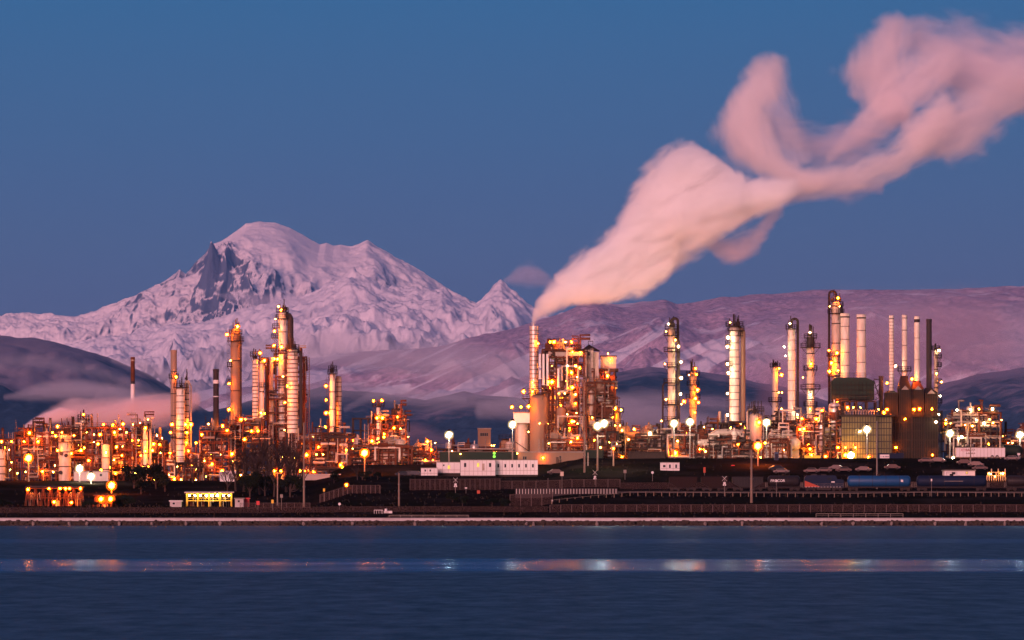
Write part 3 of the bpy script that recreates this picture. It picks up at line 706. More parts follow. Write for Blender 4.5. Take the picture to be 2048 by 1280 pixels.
# low dark building and vats in the middle distance
def plain_building(name, px0, px1, top, d, depth, mat, label, cat, base=None, roof='flat', wins=(), doors=(), trim='galv', ribs=0, lit=()):
    s = d/F; x = X((px0+px1)/2, d); z0 = (gz(x, d)-.3) if base is None else Z(base, d); W = (px1-px0)*s; H = Z(top, d)-z0
    root = empty(name, (x, d, z0), label, cat)
    g = MB(); g.box(-W/2, W/2, 0, depth, 0, H)
    for k in range(ribs+1) if ribs else (): xx = -W/2+W*k/ribs; g.box(xx-.06, xx+.06, -.1, -.003, .1, H-.1)
    g.build('wall', M[mat], root)
    g = MB()
    if roof == 'flat': g.box(-W/2-.25, W/2+.25, -.25, depth+.25, H+.003, H+.3)
    else:
        g.add([(-W/2-.3,-.3,H+.003),(W/2+.3,-.3,H+.003),(W/2+.3,depth+.3,H+.003),(-W/2-.3,depth+.3,H+.003),(-W/2-.3,depth/2,H+roof),(W/2+.3,depth/2,H+roof)],
              [(0,1,5,4),(2,3,4,5),(0,4,3),(1,2,5),(0,3,2,1)])
    g.build('roof', M[trim], root)
    for (a, b, t, u) in wins:
        x0, x1, z1, z2 = (a-(px0+px1)/2)*s, (b-(px0+px1)/2)*s, Z(u, d)-z0, Z(t, d)-z0
        g = MB()
        for q in ((x0-.1,x0,z1-.1,z2+.1),(x1,x1+.1,z1-.1,z2+.1),(x0,x1,z1-.1,z1),(x0,x1,z2,z2+.1)): g.box(q[0],q[1],-.09,-.004,q[2],q[3])
        f_ = g.build('window', M[trim], root)
        g = MB(); g.box(x0, x1, -.04, -.004, z1, z2); g.build('pane', M['lit' if (a, b, t, u) in lit else 'glass'], f_)
    for (a, b, t, u) in doors:
        x0, x1, z1, z2 = (a-(px0+px1)/2)*s, (b-(px0+px1)/2)*s, Z(u, d)-z0, Z(t, d)-z0
        g = MB(); g.box(x0, x1, -.08, -.004, max(z1, .02), z2); dr = g.build('door', M['steel'], root)
        g = MB(); g.box(x1-.3, x1-.2, -.13, -.083, (z1+z2)/2-.1, (z1+z2)/2+.1); g.build('handle', M['galv'], dr)
    reg(root, px0, px1, top, HY-(z0-CH)*F/d, d)
    return root
plain_building('cooling_block', 956, 981, 858, 1880, 16, 'brown', 'small dark brown block on the skyline left of the boiler house', 'building', ribs=6, wins=[(960,976,866,872)])
column('storage_vessel', 1012, 878, 22, 1870, 'brown', 'squat rosy brown tank just left of the white silo block', 'tank', bands=3, plats=[(878, 1.05)])
plain_building('green_shed', 880, 1058, 906, 1768, 14, 'dkgreen', 'long low dark green shed behind the white office trailers', 'shed', ribs=40, trim='dkgreen')
gs = COL.objects['green_shed']
for y in (906.5, 913):
    g = MB(); v = Vector((X(988.5, 1768), 1768, Z(y, 1768)))-gs.location; g.ball((v.x, -.4, v.z), .42, 10, 6); g.build('signal_light', M['green_lit'], gs)

# ---- boiler house, centre
column('silver_stack', 1068, 652, 18, SD_ if False else 1782, 'alu', 'tall silver stack that pours out the big steam plume', 'chimney', head='open', bands=16, band_mat='galv', base=800, plats=[(797, 1.8, -.6)], ladder='R')
column('brown_silo', 1078, 788, 37, 1776, 'brown', 'wide brown silo under the silver stack', 'silo', bands=2, band_mat='brown', plats=[(786, 1.02)])
column('cream_silo', 1113, 790, 32, 1782, 'cream', 'domed cream silo beside the wide brown one', 'silo', bands=3, band_mat='cream')
plain_building('white_silo_block', 1027, 1062, 826, 1778, 8, 'white', 'boxy white enclosure left of the wide brown silo', 'plant building', base=846, trim='galv')
r_ = COL.objects['white_silo_block']; g = MB(); z_ = -r_.location.z+gz(r_.location.x, 1778)-.3
g.lathe(-.2, 4, [(2.1, z_), (2.1, 0)], 18); g.build('silo_leg', M['clad2'], r_)
g = MB()
for e in (-2.1, 2.3):
    for q in (1, 7): g.beam((e, q, z_), (e, q, -.003), .3)
g.beam((2.3, 1, z_+4), (-2.1, 1, z_+7), .2); g.build('support_frame', M['steel'], r_)
g = MB(); railing(g, [(-2.5,0,3.2),(2.5,0,3.2)], 1.2, .09); g.build('roof_railing', M['steel'], r_)
process_unit('boiler_house_frame', 1084, 1168, 700, 1786, 20, 'open boiler house frame crowded with pipes and sodium lamps', 9, 6, 201, pipes=70, vessels=12, exch=10, frame='rust', skyline=3, cat='boiler house', wall=.5)
bh = COL.objects['boiler_house_frame']
def at(root, px, py, dy=0): 
    d = root.location.y+dy; return (X(px, d)-root.location.x, dy, Z(py, d)-root.location.z)
for qx, y0, y1 in ((1080, 708, 735), (1087, 708, 770), (1095, 708, 771), (1080, 740, 758), (1117, 737, 775)):
    g = MB(); a = at(bh, qx, y1, -10.6); b = at(bh, qx, y0, -10.6); g.cyl(a, b, .36, n=10); g.cyl(a, (a[0], a[1], a[2]+.3), .5, n=10); g.build('white_riser_pipe', M['white'], bh)
g = MB(); a = at(bh, 1097, 712, -10.4); b = at(bh, 1166, 703, -10.4); g.box(a[0], b[0], -10.4, -7.5, a[2], b[2]); g.build('overhead_duct', M['pale'], bh)
g = MB(); a = at(bh, 1090, 702, -9); b = at(bh, 1112, 690, -9); g.box(a[0], b[0], -9, -5, a[2], b[2]); g.build('roof_fan_house', M['rust'], bh)
for qx, y, r_q in ((1120, 765, 1.1), (1145, 800, 1.2), (1135, 735, 1.0), (1122, 830, 1.6)):
    g = MB(); c = at(bh, qx, y, -9.5); g.lathe(c[0], -9.2, [(r_q*.3, c[2]-r_q*2), (r_q, c[2]-r_q), (r_q, c[2]+r_q), (r_q*.4, c[2]+r_q*1.7)], 14); g.build('cyclone', M['brown'], bh)
# lift tower
def lift_tower():
    d = 1780; s = d/F; x = X(1183, d); z0 = gz(x, d)-.3; root = empty('lift_tower', (x, d, z0), 'tall cream clad lift tower with a small dark window near its roof', 'tower')
    zt = Z(698, d)-z0; hw = 14.5*s
    m = MB(); zs = Z(768, d)-z0
    m.box(-hw, hw*.3, 0, 7, 0, zt); m.box(hw*.3+.003, hw, 1.2, 7, zs, zt-.8)
    g = m; g.m = 1
    for k in range(8): z = 4+k*(zt-4)/8; g.box(-hw, hw*.3, -.05, -.003, z, z+.1)
    for xx in (-hw, -hw*.35, hw*.3-.1): g.box(xx, xx+.1, -.05, -.003, .2, zt-.1)
    g.build('wall', [M['cream'], M['brown']], root)
    g = MB(); g.add([(-hw-.5,-.5,zt+.003),(hw+.5,-.5,zt-.6),(hw+.5,7.5,zt-.6),(-hw-.5,7.5,zt+.003),(-hw*.3,3,zt+1.4)], [(0,1,4),(1,2,4),(2,3,4),(3,0,4),(0,3,2,1)]); g.build('roof', M['steel'], root)
    g = MB(); g.beam((-.9,1,zt),(-.9,1,zt+2.4),.15); g.beam((.4,1,zt),(.4,1,zt+2.4),.15); g.beam((-.9,1,zt+2.3),(.4,1,zt+2.3),.2); g.build('hoist_frame', M['steel'], root)
    c = ((1177.5-1183)*s, Z(707.5, d)-z0)
    g = MB(); g.box(c[0]-.42, c[0]+.42, -.1, -.004, c[1]-.5, c[1]+.5); w_ = g.build('window', M['black'], root)
    g = MB(); g.box(c[0]-.3, c[0]+.3, -.13, -.104, c[1]-.38, c[1]+.38); g.build('pane', M['glass'], w_)
    g = MB()
    for k in range(20): z = 1+k*1.8; g.box(hw*.3+.02, hw*.3+.4, -.4, 0, z, z+.08)
    g.tube([(-hw-.35, -.3, 0), (-hw-.35, -.3, zs+1), (-hw+1.2, -.3, zs+2.2)], .28, 8); g.build('downpipe', M['galv'], root)
    reg(root, 1168, 1198, 698, 905, d)
lift_tower()
process_unit('vessel_structure', 1172, 1228, 765, 1776, 12, 'open decked structure of pale vessels right of the lift tower', 7, 3, 202, pipes=34, vessels=13, exch=9, frame='rust', cat='process tower', skyline=5)
process_unit('vessel_structure', 1200, 1228, 745, 1788, 8, 'slim frame carrying the orange lit cabin', 8, 2, 203, pipes=12, vessels=5, exch=3, frame='rust', cat='process tower', skyline=0)
plain_building('lookout_cabin', 1202, 1232, 713, 1786, 7, 'clad2', 'orange lit cabin perched high beside the lift tower', 'cabin', base=737, trim='steel', ribs=8)
lc = COL.objects['lookout_cabin']; g = MB(); g.box(-2.9, 2.9, -1, 8, -.9, -.004)
for e in (-2, 2): g.beam((e, 1, -.9), (e, 1, -14), .4); g.beam((e, 6, -.9), (e, 6, -14), .4)
g.build('support_frame', M['steel'], lc)
column('process_column', 1236, 822, 12, 1784, 'tan', 'short tan column at the right edge of the boiler house group', 'column', bands=3, plats=[(824, 1.4), (850, 1.3)], spikes=3)
process_unit('burner_level', 1090, 1166, 878, 1772, 8, 'low pink lit burner deck in front of the cream silo', 2, 6, 204, pipes=26, vessels=6, exch=4, cat='process unit', skyline=3)
plain_building('control_building', 1036, 1166, 905, 1764, 10, 'brown', 'low pale control building with a dark garage door behind the office trailers', 'building', wins=[(1046,1054,913,919),(1118,1123,912,918)], doors=[(1112,1124,914,931)], ribs=30, trim='galv')
plain_building('workshop', 1166, 1206, 902, 1766, 12, 'dkgreen', 'dark green workshop below the big white floodlight', 'shed', ribs=14, trim='dkgreen')
process_unit('pipe_rack', 1206, 1334, 868, 1790, 14, 'pipe rack between the boiler house and the platform ringed column', 4, 10, 205, pipes=56, vessels=8, exch=10, frame='steel', cat='pipe rack', skyline=8)
# ---- right hand columns
column('distillation_column', 1343, 655, 15, 1790, 'clad2', 'column ringed by many dark platforms, first of the tall right hand columns', 'column', bands=6, plats=[(658, 1.3), (671, 1.6), (703, 1.6), (734, 1.6), (766, 1.7), (810, 1.6), (842, 1.7)], loop=(1, .4, 'steel'), spikes=5, side_pipe=[(1, .55, .3, 'black', 676), (-1, .25, 1.2, 'steel', 764)], ladder='R')
column('process_column', 1386, 742, 14, 1800, 'tan', 'shorter orange lit column just right of the platform ringed one', 'column', bands=4, plats=[(750, 1.5), (797, 1.6), (770, 1.3)], spikes=5, base=None)
column('distillation_column', 1469, 652, 20, 1792, 'clad', 'wide white column with lamps down its left edge', 'column', bands=12, band_mat='galv', plats=[(652, 1.45), (661, 1.4, .4), (672, .5, 1.4), (690, .5, -1.2), (731, .7, -1)], loop=None, spikes=8, ladder='L', side_pipe=[(1, .75, .25, 'brown', 657)], base=842)
column('process_column', 1511, 826, 26, 1780, 'pale', 'stout pale vessel with a cluttered top, left of the big orange starry light', 'vessel', bands=0, plats=[(822, 1.05)], spikes=9, side_pipe=[(-1, .35, .1, 'pale', 818)])
column('process_column', 1550, 732, 12, 1900, 'clad', 'faint rose lit column standing far back in the steam', 'column', bands=3, plats=[(734, 1.2), (803, 1.7)], spikes=6, base=None)
column('distillation_column', 1583, 656, 15, 1795, 'clad', 'clean white column topped by a bare bulb and a hooked pipe', 'column', bands=8, band_mat='pale', plats=[(658, 1.1)], loop=(1, .38, 'steel'), ladder='R', spikes=3, base=842)
column('distillation_column', 1621, 672, 16, 1796, 'clad2', 'dark topped column with two wide round platforms', 'column', bands=7, plats=[(676, 1.2), (695, 2.1), (740, 1.3), (778, 2.1), (812, 1.3)], stripes=[(674, 696, 'black')], spikes=6, ladder='L', base=None)
column('distillation_column', 1672, 603, 18, 1812, 'clad2', 'tallest right hand column with a looped pipe and lamp on top', 'column', bands=7, plats=[(612, 1.3), (627, 1.5), (712, 1.4, -.4), (752, 1.3, -.3)], loop=(-1, .35, 'steel'), spikes=4, side_pipe=[(1, .4, .0, 'black', 608)], ladder='L', base=None)
column('chimney', 1690, 627, 18, 1790, 'clad', 'white heater chimney touching the tallest right hand column', 'chimney', head='open', bands=4, band_mat='galv', cap=5, base=757)
column('chimney', 1722.5, 629, 18, 1790, 'clad', 'white heater chimney standing free on the dark box', 'chimney', head='open', bands=3, band_mat='galv', cap=5, base=757)
column('chimney', 1783, 631, 9.5, 1788, 'clad', 'slim white chimney with a ladder grid, first of four in a row', 'chimney', head='open', bands=22, band_mat='pale', cap=4, base=782)
column('chimney', 1809, 630, 10.5, 1792, 'clad', 'slim white chimney, second of four in a row', 'chimney', head='open', bands=3, band_mat='galv', cap=4, base=752, plats=[(742, 2.0)])
column('chimney', 1834, 633, 11, 1786, 'clad', 'slim cream chimney with a black cap, third of four in a row', 'chimney', head='open', bands=2, band_mat='pale', cap=7, base=762)
column('chimney', 1858, 638, 11, 1790, 'black', 'slim black chimney, last of four in a row', 'chimney', head='open', bands=0, base=776)
column('process_column', 1872, 700, 8, 1806, 'clad2', 'thin column with small side platforms behind the black chimney', 'column', bands=5, plats=[(700, 1.2), (716, .9, 1.4), (733, .7, 1.6), (766, 1.0, 1.4), (806, 1.1, 1.4)], spikes=2, base=None)
column('chimney', 1762, 752, 9, 1795, 'black', 'short black chimney beside the dark heater box', 'chimney', head='open', base=None)
# ---- heaters
def heater():
    d = 1785; s = d/F; x = X(1710, d); z0 = gz(x, d)-.3
    root = empty('heater_box', (x, d, z0), 'dark green heater box on a frame under the two white chimneys', 'furnace')
    def px(a): return (a-1710)*s
    def pz(b): return Z(b, d)-z0
    g = MB()
    g.add([(px(1664),0,pz(762)),(px(1748),0,pz(762)),(px(1748),0,pz(800)),(px(1664),0,pz(800)),(px(1664),9,pz(762)),(px(1748),9,pz(762)),(px(1748),9,pz(800)),(px(1664),9,pz(800)),
           (px(1672),0,pz(755)),(px(1732),0,pz(755)),(px(1732),9,pz(755)),(px(1672),9,pz(755))],
          [(0,3,2,1),(4,5,6,7),(3,7,6,2),(0,4,7,3),(1,2,6,5),(0,1,9,8),(4,11,10,5),(8,9,10,11),(0,8,11,4),(1,5,10,9)])
    g.m = 1
    for k in range(12): a = px(1664+k*84/11); g.box(a-.08, a+.08, -.22, -.004, pz(800), pz(763))
    for b in (770, 780, 790, 799): g.box(px(1664), px(1748), -.28, -.225, pz(b)-.1, pz(b)+.1)
    g.build('casing', [M['dkgreen'], M['olive']], root)
    g = MB(); g.box(px(1664), px(1752), -1.5, 9, pz(803), pz(801.5)); railing(g, [(px(1664),-1.5,pz(801.5)),(px(1752),-1.5,pz(801.5))], 1.1, .1); g.build('walkway', M['steel'], root)
    g = MB(); railing(g, [(px(1672),0,pz(755)),(px(1732),0,pz(755))], 1.3, .1); g.build('roof_railing', M['steel'], root)
    g = MB()
    for a in (1668, 1690, 1712, 1734, 1752, 1766):
        for q in (0, 8): g.beam((px(a), q, 0), (px(a), q, pz(804 if a < 1760 else 818)), .45)
    g.beam((px(1748),1,pz(760)),(px(1766),1,pz(818)),.25); g.beam((px(1748),1,pz(758)),(px(1762),1,pz(760)),.25); g.beam((px(1762),1,pz(760)),(px(1766),1,pz(818)),.25)
    for a, b, c, e in ((1750,775,1763,765),(1750,790,1765,780),(1750,775,1765,790),(1750,800,1765,792)): g.beam((px(a),1,pz(b)),(px(c),1,pz(e)),.18)
    g.build('support_frame', M['steel'], root); reg(root, 1656, 1760, 757, 822, d-1)
    for k in range(12):
        g = MB(); a = px(1690+k*5.2); g.tube([(a, -2, pz(829)), (a, -2, pz(823)), (a+.5, -2, pz(820)), (a+1, -1.6, pz(824))], .16, 6); g.build('burner_pipe', M['pale'], root)
heater()
def furnace_hall():
    d = 1774; s = d/F; x = X(1734, d); z0 = gz(x, d)-.3
    root = empty('furnace_hall', (x, d, z0), 'grid panelled furnace hall lit yellow from below', 'furnace')
    def px(a): return (a-1734)*s
    def pz(b): return Z(b, d)-z0
    g = MB(); g.box(px(1683), px(1752), 0, 10, 0, pz(832)); g.box(px(1752)+.003, px(1784), 1.4, 10, 0, pz(834)); g.m = 1
    for k in range(14): a = px(1683)+(px(1752)-px(1683))*k/13; g.box(a-.09, a+.09, -.25, -.004, 0, pz(832))
    for k in range(7): a = px(1753)+(px(1784)-px(1753))*k/6; g.box(a-.09, a+.09, 1.1, 1.396, 0, pz(834))
    for b in (833, 845, 857, 870, 883, 897, 908):
        g.box(px(1683), px(1752), -.36, -.254, pz(b)-.13, pz(b)+.13); g.box(px(1753), px(1784), .98, 1.096, pz(b)-.13, pz(b)+.13)
    g.build('wall', [M['furnace'], M['black']], root)
    g = MB(); g.box(px(1678), px(1790), -.9, 10.4, pz(831.8), pz(829)); railing(g, [(px(1680),-.8,pz(829)),(px(1790),-.8,pz(829))], 1.2, .1); g.build('roof_deck', M['steel'], root)
    reg(root, 1684, 1786, 832, 918, d)
furnace_hall()
process_unit('heater_structure', 1646, 1684, 822, 1782, 12, 'tall dark frame of risers left of the furnace hall', 4, 3, 301, pipes=24, vessels=4, frame='steel', cat='process tower', skyline=2)
HE = []
for (a, b, roof, ch, lab) in ((1770, 1797, 786, 1783, 'dark twin roofed furnace under the first slim chimney'), (1797, 1824, 778, 1809, 'dark furnace with a steep hood under the second slim chimney'),
                          (1824, 1849, 778, 1834, 'dark furnace with a red brown hood under the third slim chimney'), (1849, 1877, 786, 1858, 'dark furnace with a steep hood under the black chimney')):
    d = 1782; s = d/F; cx = (a+b)/2; x = X(cx, d); z0 = gz(x, d)-.3; root = empty('furnace', (x, d, z0), lab, 'furnace', 'row of dark furnaces on the right')
    hw = (b-a)*s/2-.06; zt = Z(roof, d)-z0
    g = MB(); g.box(-hw, hw, 0, 9, 0, Z(832, d)-z0-.2); g.box(-hw*.93, hw*.93, .5, 8.5, Z(832, d)-z0-.19, zt); cs_ = g
    zh = Z({1783: 781, 1809: 751, 1834: 761, 1858: 775}[ch], d)-z0; cw = .85; cc = (ch-cx)*s
    g = MB(); g.add([(-hw,.3,zt+.004),(hw,.3,zt+.004),(hw,8.7,zt+.004),(-hw,8.7,zt+.004),(cc-cw,3.6,zh),(cc+cw,3.6,zh),(cc+cw,5.4,zh),(cc-cw,5.4,zh)], [(0,3,2,1),(4,5,6,7),(0,1,5,4),(1,2,6,5),(2,3,7,6),(3,0,4,7)])
    g.build('hood', M['rust' if ch == 1834 else 'steel'], root)
    g = cs_; g.m = 1
    for k in range(6): xx = -hw+.1+(2*hw-.2)*k/5; g.box(xx-.1, xx+.1, -.25, -.004, 0, Z(833, d)-z0); g.box(xx*.93-.08, xx*.93+.08, .3, .496, Z(831, d)-z0, zt)
    for q in (845, 862, 880, 898): g.box(-hw, hw, -.33, -.255, Z(q, d)-z0-.12, Z(q, d)-z0+.12)
    g.build('casing', [M['olive'], M['steel']], root)
    g = MB(); zz_ = Z(832, d)-z0; g.box(-hw-.0, hw+.0, -1.6, -.34, zz_-.1, zz_+.05); railing(g, [(-hw,-1.6,zz_),(hw,-1.6,zz_)], 1.1, .09); g.build('walkway', M['steel'], root)
    if ch in (1809, 1834, 1858):
        g = MB(); g.add([(-hw*.6,.2,zt-.2),(hw*.6,.2,zt-.2),(0,.2,zt+1.0),(-hw*.6,.46,zt-.2),(hw*.6,.46,zt-.2),(0,.46,zt+1.0)], [(0,1,2),(5,4,3),(0,3,4,1),(1,4,5,2),(2,5,3,0)]); g.build('gable_trim', M['galv'], root)
    reg(root, a, b, roof, 918, d-1.2)
# ---- low works, right
process_unit('pipe_rack', 1332, 1420, 862, 1784, 14, 'pipe rack at the foot of the platform ringed column', 3, 7, 302, pipes=44, vessels=7, exch=6, frame='steel', cat='pipe rack')
process_unit('pipe_rack', 1390, 1500, 880, 1776, 12, 'grey pipe rack of white portals below the big arched duct', 3, 8, 303, pipes=50, vessels=6, exch=8, frame='steel', cat='pipe rack', skyline=4)
process_unit('process_unit', 1412, 1506, 846, 1800, 12, 'dark domed tanks and railings below the wide white column', 3, 6, 304, pipes=20, vessels=8, frame='steel', skyline=8)
process_unit('process_unit', 1518, 1600, 842, 1796, 14, 'dark unit below the clean white column', 4, 6, 305, pipes=40, vessels=6, exch=6, frame='steel', skyline=4)
process_unit('process_unit', 1592, 1660, 838, 1790, 14, 'lamp dotted unit round the foot of the dark topped column', 4, 5, 306, pipes=40, vessels=6, exch=6, frame='rust', skyline=4)
process_unit('pipe_rack', 1526, 1576, 880, 1772, 8, 'low orange lit pipes beside the big orange starry light', 3, 4, 307, pipes=26, vessels=3, frame='rust', cat='pipe rack')
process_unit('process_unit', 1880, 1990, 822, 1800, 16, 'wide airy piping structure with lamps along its roof, far right', 5, 8, 308, pipes=60, vessels=5, exch=8, frame='steel', skyline=6)
process_unit('process_unit', 1986, 2060, 868, 1810, 12, 'low dim piping structure at the right edge of the picture', 3, 6, 309, pipes=24, vessels=3, frame='steel')
# arched duct
d = 1772; root = empty('arched_duct', (X(1465, d), d, gz(X(1465, d), d)-.2), 'thick pale duct arching over like an upturned U', 'duct')
pts = [at(root, a, b) for a, b in ((1421,893),(1421,882),(1425,871),(1433,866),(1450,865),(1470,865),(1480,867),(1487,875),(1490,888),(1490,912))]
g = MB(); g.tube(pts, 1.05, 14); g.build('duct', M['pale'], root)
g = MB()
for a in (1445, 1470): q = at(root, a, 872); g.beam((q[0], 0, 0), (q[0], 0, q[2]), .35)
g.build('support_frame', M['steel'], root)
# horizontal drum seen end on
d = 1774; root = empty('drum', (X(1588, d), d, gz(X(1588, d), d)-.2), 'round end of a big copper lit drum right of the starry light', 'drum')
c = at(root, 1588, 888); g = MB(); g.cyl((c[0], .4, c[2]), (c[0], 14, c[2]), 1.95, n=24); g.ball((c[0], .5, c[2]), 1.94, 24, 12); g.build('shell', M['clad2'], root)
g = MB()
for q in (3, 11): g.box(c[0]-1.6, c[0]+1.6, q-.3, q+.3, 0, c[2]-1.2)
g.build('saddle', M['concrete'], root)
d = 1764
root = empty('skip', (X(1626, d), d, gz(X(1626, d), d)), 'yellow skip below the two small lamps left of the furnace hall', 'skip')
g = MB(); g.add([(-2.4,0,0),(2.0,0,0),(2.3,0,.95),(-2.4,0,.95),(-2.4,2,0),(2.0,2,0),(2.3,2,.95),(-2.4,2,.95)], [(0,1,2,3),(7,6,5,4),(0,4,5,1),(1,5,6,2),(3,7,4,0)]); g.build('body', M['yellow'], root)
g = MB(); g.box(-2.5,2.4,-.08,2.08,.95,1.05); g.box(-2.3,-2.1,-.07,-.004,0,.95); g.box(-.1,.1,-.07,-.004,0,.95); g.build('rim', M['yellow'], root)
# ================================================================= lamps seen in the photograph
L_O = """115 853,59 866,105 865,111 872,124 865,148 871,48 883,76 883,3 883,23 883,115 901,162 901,142 907,85 943,207 849,226 850,246 848,167 829,200 869,229 865,196 888,264 881,244 911,282 911,233 894,220 935,231 947,254 946,296 947,248 934,261 934,285 934,297 934,202 940,291 902,291 856,307 888,319 889,305 901,331 958,349 958,344 849,341 865,352 754,382 849,371 849,374 865,373 885,392 886,340 906,360 905,377 902,
562 620,549 662,548 691,563 694,549 718,555 718,545 759,575 772,570 805,475 653,454 669,458 767,458 819,520 706,529 721,527 762,529 827,652 772,652 800,652 826,660 826,651 854,482 839,491 839,445 852,454 861,447 868,425 869,447 903,464 908,424 928,503 862,516 862,489 879,529 878,549 942,562 942,600 942,610 944,627 944,613 910,605 894,621 887,637 894,655 891,672 890,678 889,692 900,705 881,708 917,
747 802,764 801,754 836,765 836,795 834,788 856,768 868,768 874,801 884,784 886,759 883,744 882,746 899,761 909,797 908,722 927,863 900,855 883,851 920,1024 814,1042 814,1057 813,1047 783,1065 783,1065 765,1076 687,1027 898,1143 684,1145 704,1161 705,1143 745,1099 775,1132 775,1136 775,1145 775,1117 787,1151 807,1122 811,1140 861,1155 876,1135 865,1221 719,1215 752,1202 768,1220 769,1231 817,1227 834,1269 859,1228 914,1244 914,1274 914,1293 915,1086 916,1201 830,
1393 749,1395 780,1391 797,1397 805,1368 803,1390 825,1391 737,1558 737,1563 750,1476 889,1513 907,1676 596,1658 701,1674 706,1659 743,1676 741,1644 821,1604 837,1633 838,1608 858,1600 859,1675 802,1695 815,1774 819,1768 825,1781 831,1810 838,1828 819,1839 818,1864 818,1676 895,1691 895,1711 895,1737 914,1792 895,1865 910,1651 913,1623 910,1620 898,1774 766,1824 758,1622 728,1663 726"""
L_S = """173 865,188 869,266 849,177 881,185 883,188 884,253 865,252 880,277 881,228 920,245 893,270 947,296 839,280 846,314 871,324 876,321 906,308 960,362 959,393 939,392 960,110 931,23 925,131 907,240 858,212 905,
557 613,551 638,566 753,461 721,524 839,522 826,640 854,417 848,446 885,465 923,409 922,529 941,543 889,560 860,569 860,566 915,574 910,588 916,474 942,482 950,499 950,512 950,633 909,646 909,545 809,
801 857,795 874,816 874,769 909,709 922,806 924,870 886,904 902,921 908,983 891,988 891,1035 907,1057 864,1151 732,1154 754,1085 776,1109 775,1151 789,1134 829,1124 829,1096 847,1079 847,1148 843,1153 826,1139 846,1155 847,1092 865,1142 884,1216 707,1242 820,1230 851,1240 851,1244 861,1257 879,1211 880,1234 888,1201 895,1222 897,1184 835,1131 684,1100 684,
1332 663,1351 680,1330 728,1332 799,1323 842,1378 750,1363 808,1268 858,1425 858,1408 854,1461 856,1481 848,1460 645,1554 837,1564 785,1557 785,1563 818,1568 865,1355 882,1411 903,1660 613,1679 613,1606 755,1620 818,1595 835,1707 815,1721 815,1757 819,1883 764,1873 747,1592 913,1521 915,1568 900,
1958 818,1979 839,1986 846,2003 840,1901 847,1892 840,2025 886,2016 886,1930 850,1945 852"""
L_W = """1337 648,1357 693,1362 724,1362 756,1361 788,1300 867,1456 675,1455 693,1455 728,1457 746,1455 787,1455 830,1580 647,1569 694,1571 712,1620 665,1595 829,1311 909,1878 701,1880 792,1878 829,1872 844,1914 820,1941 819,1985 818,1953 840,1968 847,1884 865,1923 874,1917 877,1906 916,1621 790,1720 863,1135 732,1197 816,1195 834,1192 799,1212 797,1791 732,1676 760"""
L_M = """444 942,685 936,747 922,681 930,1100 684,1108 684,1097 764,1104 764,1144 843,1350 906,1210 850,1518 845,1691 910"""
def pts_(s):
    for q in s.replace('\n', '').split(','):
        if q.strip(): a, b = q.split(); yield float(a), float(b)
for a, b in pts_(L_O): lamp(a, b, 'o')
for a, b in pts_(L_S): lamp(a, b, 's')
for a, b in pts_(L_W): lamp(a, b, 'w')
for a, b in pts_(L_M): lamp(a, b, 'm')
print('STRAY', STRAY)

# floodlights on tall poles in front of the plant
FL = [(57,916,1742,'B','big orange floodlight on a pole at the far left'), (159,937,1738,'W','glaring white floodlight left of centre in the left yard'), (182,953,1730,'W','lower white floodlight beside the glaring one on the left'),
      (223,971,1690,'B','big orange floodlight near the left loading racks'), (729,906,1745,'B','big yellow floodlight before the glowing low unit'), (898,870,1740,'W','lone white floodlight in the gap left of the boiler house'),
      (1025,849,1750,'W','white floodlight left of the wide brown silo'), (1348,847,1750,'W','white floodlight at the platform ringed column'), (1380,844,1752,'W','white floodlight right of the platform ringed column'),
      (1533,845,1750,'W','white floodlight before the rose lit column'), (1516,892,1700,'B','big orange starry floodlight on a tall timber pole'), (1734,859,1752,'W','white floodlight high before the furnace hall'),
      (1702,911,1768,'Y','dazzling yellow floodlight low at the furnace hall foot'), (1900,867,1748,'W','white floodlight before the airy piping structure'), (2040,870,1746,'W','white floodlight at the right edge')]
for px, py, d, k, lab in FL: light_pole(px, py, d, lab, k, mat='galv' if k == 'W' else 'wood')
light_pole(1195, 868, 1690, 'tall timber pole with a pair of glaring white floodlights before the boiler house', 'W', heads=((0, -16), (13, -21)), r=.28)
light_pole(555, 942, 1640, 'slim pole with twin sodium lamps among the bare trees', 'o', heads=((-6, 0), (7, 0)), mat='galv')
light_pole(693, 970, 1660, 'short pole with one orange lamp beside the grassy mound', 'm', mat='steel')
light_pole(1227, 897, 1700, 'timber pole left of the small white cabin, carrying one lamp', 'o', r=.25)
# bare utility poles
for px, top, d, r, lab, arms in ((608,845,1610,.3,'tall pale bare mast right of the twin sodium lamps',0),(798,946,1600,.26,'pale bare pole near the white shore gate',0),(1169,868,1686,.3,'tall timber pole in front of the lift tower foot',0),
                           (1503,900,1590,.36,'thick brown timber pole under the starry orange light',1),(1754,842,1650,.24,'slender pale mast before the furnace hall',0),(1941,893,1700,.22,'utility pole with crossarms before the white box trailer',2),(1176,905,1700,.2,'thin timber pole beside the taller one',0)):
    x = X(px, d); z0 = gz(x, d)-.3; root = empty('utility_pole', (x, d, z0), lab, 'pole'); H = Z(top, d)-z0
    g = MB(); g.cyl((0,0,0),(0,0,H), r, r*.7, 8)
    g.build('pole', M['wood'] if r > .24 else M['galv'], root)
    g = MB()
    for k in range(3): g.lathe(0, 0, [(r*1.15, H*(.25+.2*k)), (r*1.15, H*(.25+.2*k)+.3)], 8)
    g.build('clamp_band', M['galv'], root)
    for k in range(arms):
        g = MB(); g.beam((-1.3, -.2, H-1-k*1.0), (1.3, -.2, H-1-k*1.0), .16)
        for e in (-1.1, -.5, .5, 1.1): g.cyl((e, -.2, H-.92-k*1.0), (e, -.2, H-.6-k*1.0), .07, n=6)
        g.build('crossarm', M['wood'], root)

